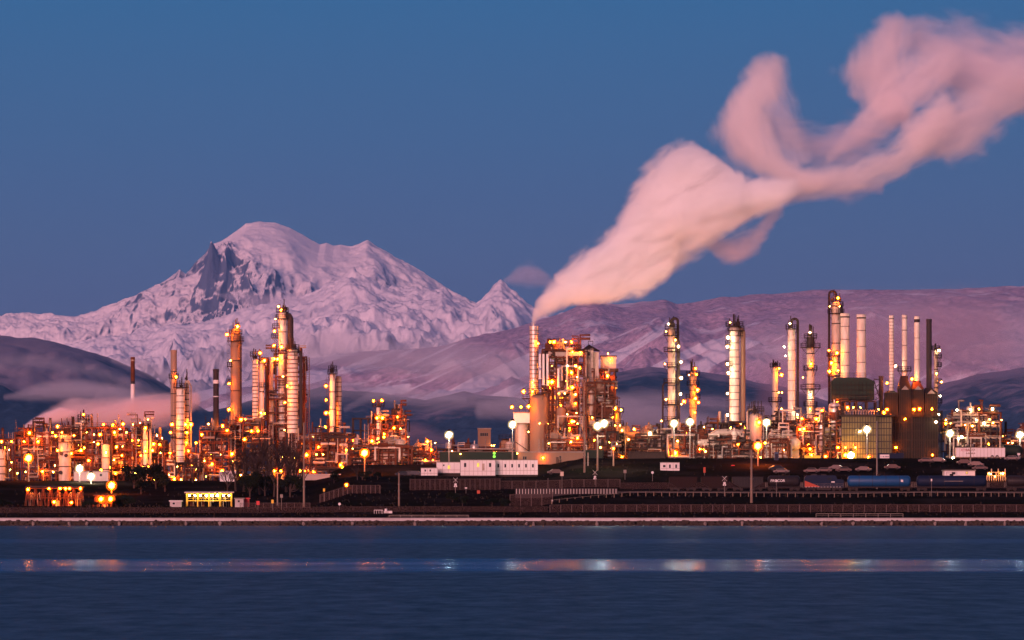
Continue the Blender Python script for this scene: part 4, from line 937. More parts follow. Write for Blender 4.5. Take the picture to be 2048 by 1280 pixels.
# ================================================================= white office trailers
def trailer(px0, px1, top, bot, d, label, wins, lit=(), doors=(), seams=6, skirt=True, depth=3.6, base_mat='steel'):
    s = d/F; cx = (px0+px1)/2; x = X(cx, d); zb = Z(bot, d); W = (px1-px0)*s; H = Z(top, d)-zb
    root = empty('office_trailer', (x, d, zb), label, 'office trailer', 'white site trailers')
    g = MB(); g.box(-W/2, W/2, 0, depth, .0, H); bd_ = g
    g = MB(); g.box(-W/2-.08, W/2+.08, -.1, depth+.1, H+.003, H+.16); g.build('roof', M['galv'], root)
    g = bd_; g.m = 1
    for k in range(1, seams): a = -W/2+W*k/seams; g.box(a-.03, a+.03, -.035, -.003, .05, H-.05)
    g.box(-W/2, W/2, -.06, -.038, H*.28, H*.28+.07)
    g.build('body', [M['white'], M['brown']], root)
    g = MB(); g.box(-W/2+.1, W/2-.1, .3, depth-.3, gz(x, d)-zb-.6, -.003); g.build('skirting', M['steel'], root)
    for w_ in wins:
        a, b, t, u = w_; x0, x1, z1, z2 = (a-cx)*s, (b-cx)*s, Z(u, d)-zb, Z(t, d)-zb; g = MB()
        for q in ((x0-.08,x0,z1-.08,z2+.08),(x1,x1+.08,z1-.08,z2+.08),(x0,x1,z1-.08,z1),(x0,x1,z2,z2+.08)): g.box(q[0],q[1],-.09,-.004,q[2],q[3])
        f_ = g.build('window', M['white'], root); g = MB(); g.box(x0, x1, -.05, -.004, z1, z2); g.build('pane', M['lit' if w_ in lit else 'glass'], f_)
    for (a, b, t, u) in doors:
        x0, x1 = (a-cx)*s, (b-cx)*s; g = MB(); g.box(x0, x1, -.07, -.004, Z(u, d)-zb, Z(t, d)-zb); dr = g.build('door', M['pale'], root)
        g = MB(); g.box(x1-.2, x1-.1, -.12, -.074, H*.42, H*.48); g.build('handle', M['steel'], dr)
    return root
w1 = [(928,932.5,926,934),(954,958.5,926,934),(978,982.5,926,934)]
trailer(921, 990.6, 920.5, 951, 1712, 'larger white trailer with three small windows, middle one lit', w1, lit=[w1[1]], doors=[(964,969,927,941)], seams=8)
w2 = [(995+k*13.8,998.5+k*13.8,928,935) for k in range(6)]
trailer(991, 1075.5, 920.5, 949.5, 1716, 'long white trailer with a row of six small dark windows', w2, seams=12)
w3 = [(895.5,900,931,938),(886,889,929,932)]
trailer(873, 920, 925, 946, 1722, 'lower white trailer with one yellow lit window at its right', w3, lit=[w3[0]], seams=4)
trailer(842, 875, 936.5, 951, 1716, 'small white trailer at the left end of the trailer row', [(849,852,939,943),(859,862,939,943)], seams=5)
w5 = [(1326,1331,930,934.5),(1338,1341.5,929,936),(1350.5,1354,929,936)]
t5 = trailer(1321, 1359, 925.5, 941.5, 1690, 'small white cabin on a red base standing alone on the embankment', w5, seams=3)
g = MB(); g.box(-2.3, .2, -.2, 2, -1.0, -.01); g.build('red_plinth', M['red'], t5)
# white building behind the train
plain_building('low_white_building', 1889, 1950, 942, 1672, 8, 'white', 'low white building peeping over the dark tank wagon on the right', 'building', wins=[(1904,1910,944.5,948.5),(1932,1935,944,947)], lit=[(1932,1935,944,947)], trim='galv')
# red-white box trailer with lettering
def box_trailer():
    d = 1716; s = d/F; x = X(1961, d); z0 = gz(x, d); root = empty('box_trailer', (x, d, z0), 'long white box trailer with red XTRA lettering on the right embankment', 'trailer')
    zb = Z(914.5, d)-z0; zt = Z(895, d)-z0; hw = 49*s
    g = MB(); g.box(-hw, hw, 0, 2.6, zb, zt); g.m = 1
    for k in range(15): a = -hw+2*hw*k/14; g.box(a-.04, a+.04, -.04, -.003, zb+.1, zt-.1)
    g.box(-hw, hw, -.08, -.043, zb, zb+.12); g.box(-hw, hw, -.08, -.043, zt-.1, zt); g.build('body', [M['white'], M['pale']], root)
    text('XTRA', 1.0, (-hw+2.55, -.06, zt-.75), root, 'textred', ext=.02)
    for a in (hw-2.2, hw-3.6):
        g = MB(); g.cyl((a, -.02, .55), (a, 2.6, .55), .52, n=14); w_ = g.build('wheel', M['black'], root)
        g = MB(); g.cyl((a, -.07, .55), (a, -.024, .55), .26, n=10); g.build('rim', M['galv'], w_)
    g = MB(); g.box(-hw+2, -hw+2.2, .3, .5, 0, zb); g.box(-hw+2, -hw+2.2, 2.1, 2.3, 0, zb); g.box(hw-4.4, hw-1.4, .4, 2.2, .62, zb-.003); g.build('landing_gear', M['steel'], root)
box_trailer()
d = 1724; root = empty('storage_tank', (X(2023, d), d, gz(X(2023, d), d)), 'dark green tank at the right end of the white box trailer', 'tank')
zb = 1.0; zc = Z(902, d)-root.location.z; g = MB(); g.cyl((-2.2,1.5,zc),(1.6,1.5,zc),1.75,n=20); g.ball((1.6,1.5,zc),1.74,20,10); g.build('shell', M['dkgreen'], root)
g = MB(); g.box(-1.8,-1.2,.6,2.4,0,zc-1.2); g.box(.8,1.4,.6,2.4,0,zc-1.2); g.build('saddle', M['steel'], root)
g = MB(); g.box(1.6,2.4,-.5,-.4,zc-1.2,zc-.6); g.beam((2,-.3,0),(2,-.3,zc-.9),.1); g.build('notice_board', M['white'], root)
d = 1722; root = empty('shipping_container', (X(1776, d), d, gz(X(1776, d), d)), 'dark blue container with a white notice on its left end', 'container')
zt = Z(906, d)-root.location.z; g = MB(); g.box(-2.9, 4.4, 0, 2.4, .15, zt)

for k in range(24): a = -2.9+7.3*k/23; g.box(a-.06, a+.06, -.05, -.003, .3, zt-.15)
g.box(-2.9,4.4,-.08,-.055,.15,.28); g.box(-2.9,4.4,-.08,-.055,zt-.12,zt); g.build('body', M['navy'], root)
g = MB(); g.box(-2.3, .35, -.14, -.085, zt-1.45, zt-.45); pn = g.build('notice_board', M['white'], root)
g = MB()
for k, w_ in enumerate((.12,.12,.3,.12,.34,.3,.3)): g.box(-2.1+k*.34, -2.1+k*.34+w_*.7, -.16, -.144, zt-1.2, zt-.85)
g.build('printed_marks', M['textdark'], pn)
# small white board with letters
d = 1700; root = empty('notice_board', (X(1466, d), d, gz(X(1466, d), d)), 'little white board on a red stand, left of the starry orange light', 'sign')
zt = Z(932, d)-root.location.z; g = MB(); g.box(-1.0, 1.0, 0, .08, zt-.8, zt-.1); b_ = g.build('board', M['white'], root); text('BPH', .5, (0, -.01, zt-.45), b_, 'textdark')
g = MB(); g.beam((-.8,.04,0),(-.8,.04,zt-.8),.08); g.beam((.8,.04,0),(.8,.04,zt-.8),.08); g.box(-.5,.5,.1,.16,zt-.05,zt+.25); g.build('stand', M['red'], root)

# ================================================================= parked cars on the embankment
def car_proto(i, col):
    m = surf('car_paint_%d' % i, col, .35, .1)
    b = MB(); prof = [(-2.2,.35),(-2.2,.8),(-1.5,.95),(-.9,1.42),(.8,1.45),(1.5,1.0),(2.15,.85),(2.2,.4)]
    n = len(prof); vs = [(x, 0, z) for x, z in prof]+[(x, 1.75, z) for x, z in prof]
    b.add(vs, [tuple(range(n))[::-1], tuple(range(n, 2*n))]+[(k, (k+1) % n, n+(k+1) % n, n+k) for k in range(n)])
    w_ = MB(); w_.add([(-1.35,-.02,.98),(-.85,-.02,1.36),(.72,-.02,1.38),(1.3,-.02,1.0)], [(0,3,2,1)]); w_.add([(-1.35,-.005,.98),(-.85,-.005,1.36),(.72,-.005,1.38),(1.3,-.005,1.0)], [(0,1,2,3)])
    h = MB()
    for a in (-1.35, 1.35): h.cyl((a, -.03, .33), (a, .25, .33), .33, n=12); h.cyl((a, 1.5, .33), (a, 1.78, .33), .33, n=12)
    return b.mesh('body', m), w_.mesh('side_window', M['glass']), h.mesh('wheels', M['black'])
CARS = [car_proto(0, (.13,.08,.075)), car_proto(1, (.10,.065,.065)), car_proto(2, (.12,.03,.03)), car_proto(3, (.03,.03,.04))]
CC = ['dull pink', 'brownish grey', 'dark red', 'black']
spots = [(1623,943,0,'left of the blue locomotive roof, lower row'),(1674,937,1,'behind the blue locomotive, upper row'),(1688,941,0,'over the joint between locomotive and blue tank'),(1728,940,1,'above the middle of the blue tank wagon'),(1776,920,0,'under the blue container'),(1784,936,0,'above the right half of the blue tank wagon'),
         (1818,941,1,'above the right end of the blue tank wagon'),(1826,922,1,'below the dark furnaces, left'),(1852,922,0,'below the dark furnaces, middle'),(1877,922,0,'below the dark furnaces, right'),(1880,936,1,'above the left end of the navy tank wagon'),(1928,926,0,'under the white box trailer, left'),
         (1932,934,1,'one row under the white box trailer'),(1953,930,0,'just right of the utility pole with crossarms'),(1960,937,1,'lower right of the utility pole with crossarms'),(1982,923,1,'under the right part of the white box trailer'),(2024,918,1,'below the dark green tank'),(2034,923,0,'at the right edge, beside the green tank'),
         (1562,944,1,'right of the starry orange light pole'),(1572,941,1,'above the black lettered tank wagon'),(1648,942,0,'above the locomotive nose'),(1110,946,0,'on the dark yard right of the long office trailer'),(818,941,1,'left of the trailer row'),(832,946,3,'close to the small left trailer'),(806,944,3,'beside the pale bare pole'),(1552,938,3,'left of the blue portable toilet')]
for k, (px, py, ci, lab) in enumerate(spots):
    # find the depth on the slope whose ground shows at this row
    if k in (4, 6, 12, 15, 17, 19, 10, 7): continue
    best = min((abs(HY-(gz(X(px, d), d)-CH)*F/d-py-3), d) for d in np.arange(1640, 1740, .5))[1]
    x = X(px, best); root = empty('parked_car', (x, best, gz(x, best)), CC[ci]+' parked car '+lab, 'car', 'cars parked on the embankment')
    root.rotation_euler = (0, 0, R.uniform(-.25, .25)+(math.pi if k % 2 else 0)); b, w_, h = CARS[ci]
    bo = link(b, 'body', root); link(w_, 'side_window', bo); link(h, 'wheels', root)
d = 1712; root = empty('portable_toilet', (X(1553, d), d, gz(X(1553, d), d)), 'blue portable toilet near the starry orange light pole', 'toilet')
g = MB(); g.box(-.55,.55,0,1.1,0,2.0); g.box(-.6,.6,-.05,1.15,2.003,2.3); g.build('cabin', M['blue'], root); g = MB(); g.box(-.4,.4,-.05,-.004,.1,1.8); g.build('door', M['navy'], root)

# ================================================================= railway
RD = 1632.0
rz0 = gz(X(1500, RD), RD)
bb = MB()
for k in range(80):
    xa = X(1215, RD)+k*2; xb = xa+2
    za, zb_ = gz(xa, RD), gz(xb, RD)
    bb.add([(xa,RD-2.6,za-.1),(xb,RD-2.6,zb_-.1),(xb,RD-1.6,zb_+.35),(xa,RD-1.6,za+.35),(xb,RD+2.2,zb_+.35),(xa,RD+2.2,za+.35)], [(0,1,2,3),(3,2,4,5)])
tag(bb.build('railway_ballast', surf('ballast', (.07,.055,.05), .95, 0, (.02,.015,.015), .7, 3)), kind='structure')
def rail(y):
    g = MB(); xs_ = [X(1215, RD)+k*4 for k in range(41)]
    for a, b in zip(xs_, xs_[1:]): g.beam((a, y, gz(a, RD)+.44), (b, y, gz(b, RD)+.44), .08, .16)
    return tag(g.build('rail', M['steel']), 'rusty steel rail running under the tank wagons, %s one' % ('nearer' if y < RD else 'farther'), 'rail', 'railway rails')
rail(RD-.75); rail(RD+.7)
def bogie(mb_wheel, x):
    for e in (-.9, .9):
        for y in (-.78, .68): mb_wheel.cyl((x+e, y-.06, .46), (x+e, y+.06, .46), .45, n=14)
def wagon(px0, px1, label, kind, mat, word=None, cat='rail wagon'):
    s = RD/F; cx = (px0+px1)/2; x = X(cx, RD); z0 = gz(x, RD)+.52; hl = (px1-px0)*s/2; root = empty({'tank': 'tank_wagon', 'hopper': 'hopper_wagon', 'loco': 'locomotive'}[kind], (x, RD, z0), label, cat, 'goods train')
    for e in (-1, 1):
        g = MB(); bogie(g, e*(hl-2)); bo = g.build('bogie_wheels', M['steel'], root)
        g = MB(); g.box(e*(hl-2)-1.3, e*(hl-2)+1.3, -1.0, -.88, .35, .62); g.build('bogie_frame', M['black'], bo)
    if kind == 'tank':
        g = MB(); zc = 2.55; r = 1.5; prof = [(-hl+.5, .3), (-hl+.6, 1.0), (-hl+.9, 1.38), (-hl+1.3, r), (hl-1.3, r), (hl-.9, 1.38), (hl-.6, 1.0), (hl-.5, .3)]; n = 24
        vs = [(a, math.cos(2*math.pi*k/n)*q, zc+math.sin(2*math.pi*k/n)*q) for a, q in prof for k in range(n)]
        fs = [(j*n+k, j*n+(k+1) % n, (j+1)*n+(k+1) % n, (j+1)*n+k) for j in range(len(prof)-1) for k in range(n)]+[tuple(range(n)), tuple(range((len(prof)-1)*n, len(prof)*n))[::-1]]
        g.add(vs, [f[::-1] for f in fs], True); sh = g.build('tank', M[mat], root)
        g = MB()
        for a in (-hl*.6, -hl*.2, hl*.2, hl*.6):
            m_ = [(a-.05+.1*j, math.cos(2*math.pi*k/n)*(r+.02), zc+math.sin(2*math.pi*k/n)*(r+.02)) for j in (0, 1) for k in range(n)]; g.add(m_, [(k, (k+1) % n, n+(k+1) % n, n+k) for k in range(n)], True)
        g.build('strap', M['black'], sh)
        g = MB(); g.box(-hl, hl, -.5, .5, .85, 1.1); g.box(-hl, hl, -1.45, -1.35, .95, 1.1); g.build('underframe', M['black'], root)
        g = MB(); g.cyl((0,0,zc+r-.1),(0,0,zc+r+.45),.5,n=12); railing(g, [(-1.4,-.7,zc+r-.1),(1.4,-.7,zc+r-.1)], 1.0, .06); g.build('dome_walkway', M['steel'], root)
        g = MB()
        for e in (-1, 1):
            for q in (-.25, .25): g.beam((e*(hl-.2)+q, -1.4, .9), (e*(hl-.2)+q, -1.4, 2.2), .05)
            for z in (1.2, 1.5, 1.8, 2.1): g.beam((e*(hl-.2)-.25, -1.4, z), (e*(hl-.2)+.25, -1.4, z), .05)
        g.build('end_ladder', M['galv'], root)
        if word: text(word, .95, (-hl+3.2, -1.52, zc+.1), root, 'textwhite', ext=.03)
        if mat in ('blue', 'navy'):
            g = MB(); g.box(hl-3.2, hl-2.6, -1.56, -1.49, zc-.2, zc+.4) if mat == 'blue' else g.box(-hl*.2, hl*.3, -1.56, -1.5, zc-.05, zc+.08); g.build('placard', M['white'] if mat == 'blue' else M['galv'], root)
    elif kind == 'hopper':
        g = MB(); prof = [(-hl+.4, 3.7), (-hl+.4, 2.2), (-hl+2.6, .9), (hl-2.6, .9), (hl-.4, 2.2), (hl-.4, 3.7)]; n = 6
        g.add([(a, -1.45, b) for a, b in prof]+[(a, 1.45, b) for a, b in prof], [tuple(range(n)), tuple(range(n, 2*n))[::-1]]+[(k, n+k, n+(k+1) % n, (k+1) % n) for k in range(n)]); g.build('body', M[mat], root)
        g = MB()
        for k in range(11): a = -hl+.6+(2*hl-1.2)*k/10; g.box(a-.06, a+.06, -1.56, -1.453, 1.6 if 1 < k < 9 else 2.2, 3.7)
        g.box(-hl+.3, hl-.3, -1.6, -1.563, 3.55, 3.75); g.build('side_ribs', M[mat], root)
        g = MB(); g.box(-hl, hl, -.4, .4, .75, .89); g.build('underframe', M['black'], root)
    else:
        g = MB(); prof = [(-hl+.3, .95), (-hl+.3, 3.6), (-hl+.9, 4.1), (hl-2.6, 4.1), (hl-2.3, 3.9), (hl-2.0, 3.1), (hl-.6, 3.0), (hl-.3, 2.8), (hl-.3, .95)]; n = len(prof)
        g.add([(a, -1.4, b) for a, b in prof]+[(a, 1.4, b) for a, b in prof], [tuple(range(n))[::-1], tuple(range(n, 2*n))]+[(k, (k+1) % n, n+(k+1) % n, n+k) for k in range(n)]); bd = g.build('body', M['navy'], root)
        import bmesh
        bm = bmesh.new(); bm.from_mesh(bd.data); bmesh.ops.recalc_face_normals(bm, faces=bm.faces); bm.to_mesh(bd.data); bm.free()
        g = MB(); g.add([(-hl+.4,-1.45,1.05),(-hl+4.6,-1.45,1.05),(-hl+.4,-1.45,2.7),(-hl+.4,-1.41,1.05),(-hl+4.6,-1.41,1.05),(-hl+.4,-1.41,2.7)], [(0,1,2),(5,4,3),(1,4,5,2)]); g.build('red_flash', M['orange'], root)
        g = MB()
        for k in range(12): a = -hl+.5+(2*hl-1.2)*k/12; g.box(a, a+.5, -1.46, -1.42, .97, 1.04)
        g.build('reflective_stripe', M['white'], root)
        g = MB(); g.box(hl-4.6, hl-3.6, -1.46, -1.404, 2.9, 3.5); g.box(-hl+1.6, -hl+2.6, -1.46, -1.404, 3.0, 3.2); g.build('cab_window', M['glass'], root)
        g = MB(); g.box(hl-3.6, hl-2.7, -1.47, -1.404, 2.2, 2.5); g.build('number_plate', M['white'], root)
        g = MB(); g.cyl((-hl+3,0,4.1),(-hl+3,0,4.5),.6,n=12); g.cyl((0,0,4.1),(0,0,4.4),.7,n=12); g.box(-1.2-hl*.4,-hl*.4+.4,-.8,.8,4.1,4.35); g.build('roof_fans', M['black'], root)
        g = MB(); g.box(-hl, hl, -1.2, 1.2, .7, .93); g.box(-1.8, 1.8, -1.1, 1.1, .25, .69); g.build('underframe', M['black'], root)
        g = MB(); railing(g, [(-hl+.4,-1.42,.95),(hl-.4,-1.42,.95)], .9, .04); g.build('handrail', M['galv'], root)
wagon(1335, 1397, 'dark brown hopper wagon, first wagon on the left of the train', 'hopper', 'hopper')
wagon(1399, 1459, 'dark brown hopper wagon behind the white crossing sign', 'hopper', 'hopper')
wagon(1461, 1529, 'black hopper wagon left of the lettered tank wagon', 'hopper', 'soot')
wagon(1531, 1604, 'black tank wagon with white PROCOR lettering', 'tank', 'soot', 'PROCOR')
wagon(1606, 1689, 'dark blue locomotive with a red orange triangle at its left end', 'loco', 'navy', cat='locomotive')
wagon(1691, 1825, 'bright blue tank wagon in the middle of the train', 'tank', 'blue')
wagon(1829, 1977, 'dark navy tank wagon right of the bright blue one', 'tank', 'navy')
wagon(2008, 2090, 'black tank wagon cut off by the right edge', 'tank', 'soot')

# ================================================================= shore
def rock_mesh(seed):
    rr = random.Random(seed); import bmesh
    bm = bmesh.new(); bmesh.ops.create_icosphere(bm, subdivisions=2, radius=.5)
    for v in bm.verts:
        k = 1+.35*math.sin(v.co.x*7+seed)*math.cos(v.co.z*6+seed*2)+rr.uniform(-.12, .12); v.co *= k
    me = bpy.data.meshes.new('boulder'); bm.to_mesh(me); bm.free(); me.materials.append(M['boulder'] if 'boulder' in M else M['concrete']); return me
M['boulder'] = surf('shore_boulder', (.055,.04,.032), .9, 0, (.014,.01,.008), .7, 1.5, 1, .4)
# boulders of the sea wall: hundreds run together, so the bank is one object
rb = MB(); rr = random.Random(4)
import bmesh
x = -172.0
protos = [rock_mesh(k) for k in range(5)]
while x < 172:
    for row in range(4):
        me = protos[rr.randrange(5)]; sz = rr.uniform(.45, .95); cx, cy, cz = x+rr.uniform(-.4, .4), 1549.2+row*.75+rr.uniform(-.2, .2), -.2+row*.36+rr.uniform(-.12, .15); a = rr.uniform(0, 6.28); ca, sa = math.cos(a), math.sin(a)
        vs = [(cx+(v.co.x*ca-v.co.y*sa)*sz*1.4, cy+(v.co.x*sa+v.co.y*ca)*sz, cz+v.co.z*sz) for v in me.vertices]
        rb.add(vs, [tuple(p.vertices) for p in me.polygons])
    x += .72
tag(rb.build('boulder_bank', M['boulder']), 'line of dark boulders along the waterline', 'boulders', kind='stuff')
rr = random.Random(9)
for k, px in enumerate((67, 139, 174, 239, 304, 372, 440, 607, 705, 830, 1053, 1067, 1194, 1410, 1484, 1643, 1706, 1783, 1870, 1931, 2009)):
    o = bpy.data.objects.new('pale_boulder', protos[k % 5].copy()); COL.objects.link(o); o.data.materials.clear(); o.data.materials.append(M['stone'])
    o.location = (X(px, 1549.6), 1548.9, .5); o.scale = (.8, .7, rr.uniform(.9, 1.5)); o.rotation_euler = (0, 0, k)
    tag(o, 'pale upright stone standing out of the dark boulder bank', 'boulder', 'pale stones along the waterline')
# snow-dusted concrete sea wall with a walk on top
g = MB(); n = 60; xs_ = [-175+350*k/n for k in range(n+1)]
for a, b in zip(xs_, xs_[1:]): g.box(a+.01, b-.01, 1552.4, 1555.2, 1.2, 1.86)
for a, b in zip(xs_, xs_[1:]): g.box(a+.01, b-.01, 1552.2, 1555.3, 1.864, 1.98)
tag(g.build('seawall', M['frost']), 'long pale frosted sea wall above the boulders', 'wall')
def handrail(px0, px1, y, d, label, posts):
    s = d/F; x0, x1 = X(px0, d), X(px1, d); z = Z(y, d); root = empty('shore_handrail', ((x0+x1)/2, d, 2.1), label, 'handrail', 'shore handrails'); h = z-2.1; L = (x1-x0)/2
    g = MB(); g.beam((-L,0,h),(L,0,h),.12); g.beam((-L,0,h*.5),(L,0,h*.5),.05); g.build('rail', M['galv'], root)
    g = MB()
    for k in range(posts+1): a = -L+2*L*k/posts; 
    me = MB().beam((0,0,0),(0,0,h),.1).mesh('post', M['galv'])
    for k in range(posts+1): link(me, 'post', root, (-L+2*L*k/posts, 0, 0))
handrail(778, 937, 1030.5, 1553.2, 'thin handrail on the sea wall left of centre', 7)
handrail(1632, 1806, 1027.5, 1553.2, 'thin handrail on the sea wall on the right', 7)

# ---- fences
def chain_mat():
    m, nt, out = nodes('chain_link'); tc = N(nt, 'ShaderNodeTexCoord'); sp = N(nt, 'ShaderNodeSeparateXYZ'); nt.links.new(tc.outputs['Object'], sp.inputs[0])
    def wires(sgn):
        u = mth(nt, 'ADD', sp.outputs['X'], mth(nt, 'MULTIPLY', sp.outputs['Z'], sgn)); u = mth(nt, 'FRACT', mth(nt, 'MULTIPLY', u, 9)); return mth(nt, 'LESS_THAN', u, .17)
    k = mth(nt, 'MAXIMUM', wires(1), wires(-1))
    b = N(nt, 'ShaderNodeBsdfPrincipled'); b.inputs['Base Color'].default_value = (.085,.05,.045,1); b.inputs['Roughness'].default_value = .6
    t = N(nt, 'ShaderNodeBsdfTransparent'); x_ = N(nt, 'ShaderNodeMixShader'); nt.links.new(k, x_.inputs[0]); b.inputs['Specular IOR Level'].default_value = 0; nt.links.new(t.outputs[0], x_.inputs[1]); nt.links.new(b.outputs[0], x_.inputs[2]); nt.links.new(x_.outputs[0], out.inputs[0]); return m
M['chain'] = chain_mat()
def fence(pts, label, h=2.0, step=3.0, post=.09, mat='fence', tall=0):
    """pts: (px, depth); follows the ground"""
    P = []
    for (a, da), (b, db) in zip(pts, pts[1:]):
        xa, xb = X(a, da), X(b, db); n = max(1, int(math.hypot(xb-xa, db-da)/step))
        for k in range(n): P.append((xa+(xb-xa)*k/n, da+(db-da)*k/n))
    P.append((X(pts[-1][0], pts[-1][1]), pts[-1][1]))
    c = P[len(P)//2]; root = empty('chain_link_fence', (c[0], c[1], gz(*c)), label, 'fence'); o = root.location
    me = MB().cyl((0,0,0),(0,0,h), post, n=6).mesh('post', M[mat])
    g = MB(); w_ = MB()
    V = [Vector((x, y, gz(x, y)))-o for x, y in P]
    for k, v in enumerate(V):
        if k < 100: link(me, 'post', root, v, 0, (1, 1, 1.3) if tall and k % tall == 0 else None)
    for a, b in zip(V, V[1:]):
        up = Vector((0,0,h)); w_.add([a+Vector((0,.05,.05)), b+Vector((0,.05,.05)), b+up+Vector((0,.05,0)), a+up+Vector((0,.05,0))], [(0,1,2,3)]); g.beam(a+up, b+up, .06)
    w_.build('mesh_panel', M['chain'], root); g.build('top_rail', M[mat], root); return root
fence([(1100,1571),(2120,1571)], 'long brownish chain link fence along the right shore', 1.95, 2.75, tall=0)
fence([(-60,1570),(360,1570),(700,1572),(1095,1572)], 'dim chain link fence along the left shore', 1.5, 3.0, .06, 'steel')
fence([(1000,1655),(1240,1655)], 'chain link fence before the office trailers yard', 2.2, 3.0, tall=4)
fence([(640,1640),(760,1640)], 'short picket fence at the orange lamp beside the mound', 2.2, 1.2)
fence([(820,1650),(1000,1652)], 'tall chain link fence on the dark slope left of centre', 3.0, 1.3, .05, 'fence')
fence([(1020,1600),(1105,1600)], 'chain link fence corner left of the guardrail start', 3.0, 2.4)
fence([(480,1600),(620,1600)], 'low fence under the twin sodium lamps', 1.4, 2.0, .06)
fence([(1240,1648),(1700,1652),(2080,1652)], 'faint fence on the bank behind the train', 1.8, 5.0, .05, 'steel')
# dark retaining trestle with pale slats
d = 1625; x0, x1 = X(1030, d), X(1235, d); root = empty('retaining_wall', ((x0+x1)/2, d, gz((x0+x1)/2, d)), 'dark retaining wall with a row of pale uprights', 'wall'); L = (x1-x0)/2
zt = Z(977, d)-root.location.z; zb = Z(990, d)-root.location.z; g = MB(); g.box(-L, L, 0, .6, zb-1, zt); g.build('wall', M['black'], root)
me = MB().box(-.09,.09,-.12,-.003,zb+.3,zt-.1).mesh('upright', M['concrete'])
for k in range(34): link(me, 'upright', root, (-L+.4+(2*L-.8)*k/33, 0, 0))
# guardrail
def guardrail():
    P = [(1103,1000,1596),(1260,984,1600),(1450,985,1601),(1700,987,1601),(1860,984,1601),(2120,986.5,1601)]
    a = P[2]; root = empty('guardrail', (X(a[0], a[2]), a[2], gz(X(a[0], a[2]), a[2])), 'long pale steel guardrail curving below the train', 'guardrail'); o = root.location
    V = []
    for (p, y, d), (q, y2, d2) in zip(P, P[1:]):
        n = max(1, int((q-p)/15))
        for k in range(n): t = k/n; V.append(Vector((X(p+(q-p)*t, d), d+(d2-d)*t, Z(y+(y2-y)*t, d)))-o)
    g = MB()
    for a, b in zip(V, V[1:]):
        g.beam(a+Vector((0,-.12,.0)), b+Vector((0,-.12,.0)), .07, .34)
    g.build('rail', M['galv'], root)
    me = MB().box(-.09,.09,-.08,.08,-1.05,.1).mesh('post', M['wood'])
    for v in V[::1][:100]: link(me, 'post', root, v)
guardrail()
# crossing signs
def crossing(px, y, d, label):
    x = X(px, d); root = empty('crossing_sign', (x, d, gz(x, d)), label, 'crossing sign'); h = Z(y, d)-root.location.z
    g = MB(); g.cyl((0,.08,0),(0,.08,h+.3),.07,n=8); g.build('pole', M['galv'], root)
    g = MB(); g.beam((-.62,0,h-.62),(.62,0,h+.62),.06,.26); g.beam((-.62,-.03,h+.62),(.62,-.03,h-.62),.06,.26); g.build('crossbuck', M['white'], root)
    g = MB(); g.box(-.3,.3,0,.1,h-1.5,h-.95); g.cyl((-.25,-.05,h-1.7),(-.25,.05,h-1.7),.2,n=10); g.cyl((.25,-.05,h-1.7),(.25,.05,h-1.7),.2,n=10); g.build('signal_box', M['white'], root)
crossing(1449, 957, 1612, 'white X shaped crossing sign before the hopper wagons'); crossing(911, 960, 1640, 'faded X shaped crossing sign below the office trailers'); crossing(1190, 945, 1660, 'white crossing sign at the tall timber pole foot')
def sign(px, y, d, label, w_, h_, mat, cat='sign', shape='box'):
    x = X(px, d); z0 = gz(x, d); root = empty('sign', (x, d, z0), label, cat); h = Z(y, d)-z0
    g = MB(); g.cyl((0,.06,0),(0,.06,h),.06,n=6); g.build('pole', M['galv'], root)
    g = MB(); g.box(-w_/2,w_/2,-.02,.02,h-h_/2,h+h_/2) if shape == 'box' else g.cyl((0,-.02,h),(0,.02,h),w_/2,n=14); g.build('panel', M[mat], root)
sign(1124, 948, 1650, 'cream house shaped marker in the dark yard', .9, 1.1, 'clad2'); sign(1250, 943, 1670, 'small grey sign left of the white cabin', .8, .9, 'galv'); sign(1305, 945, 1668, 'small round white sign near the white cabin', .7, .7, 'white', shape='round')
sign(1553, 962, 1606, 'little white marker post before the black tank wagon', .5, .5, 'white'); sign(1863, 960, 1606, 'thin white marker before the navy tank wagon', .35, .6, 'white'); sign(679, 1008, 1585, 'round white sign on the grass slope', .7, .7, 'white', shape='round')
sign(516, 1006, 1588, 'red and white marker at the left roadside', .8, 1.0, 'red'); sign(1104, 1001, 1596, 'white reflector at the start of the guardrail', .5, .5, 'white', shape='round'); sign(1409, 940, 1680, 'orange traffic drum in the dark yard', .6, 1.5, 'orange'); sign(957, 984, 1640, 'orange diamond sign below the long trailer', .8, .9, 'orange')
sign(545, 1003, 1586, 'yellow box marker beside the red one', .6, .9, 'yellow'); sign(563, 992, 1588, 'small grey board above the left roadside', .7, .9, 'galv'); sign(648, 980, 1640, 'small yellow marker left of the short orange lamp', .5, .8, 'yellow'); sign(932, 976, 1640, 'tiny white plate on the dark slope', .6, .3, 'white')
# shore gate and pink white cabinet
d = 1568; root = empty('shore_gate', (X(757, d), d, gz(X(757, d), d)), 'small white gate beside the left shore path', 'gate'); g = MB()
for a in (-1.1,-.5,.1,.7,1.1): g.beam((a,0,0),(a,0,.95),.09)
g.beam((-1.1,0,.95),(1.1,0,.95),.12); g.build('frame', M['white'], root)
d = 1569; root = empty('utility_cabinet', (X(775, d), d, gz(X(775, d), d)), 'low white utility cabinet right of the shore gate', 'cabinet'); g = MB(); g.box(-.9,1.2,0,.8,0,.65); g.cyl((-.4,.4,.65),(-.4,.4,1.2),.35,n=12); g.build('housing', M['white'], root)
g = MB(); g.box(-.5,.3,-.05,-.004,.1,.55); g.build('door', M['concrete'], root)

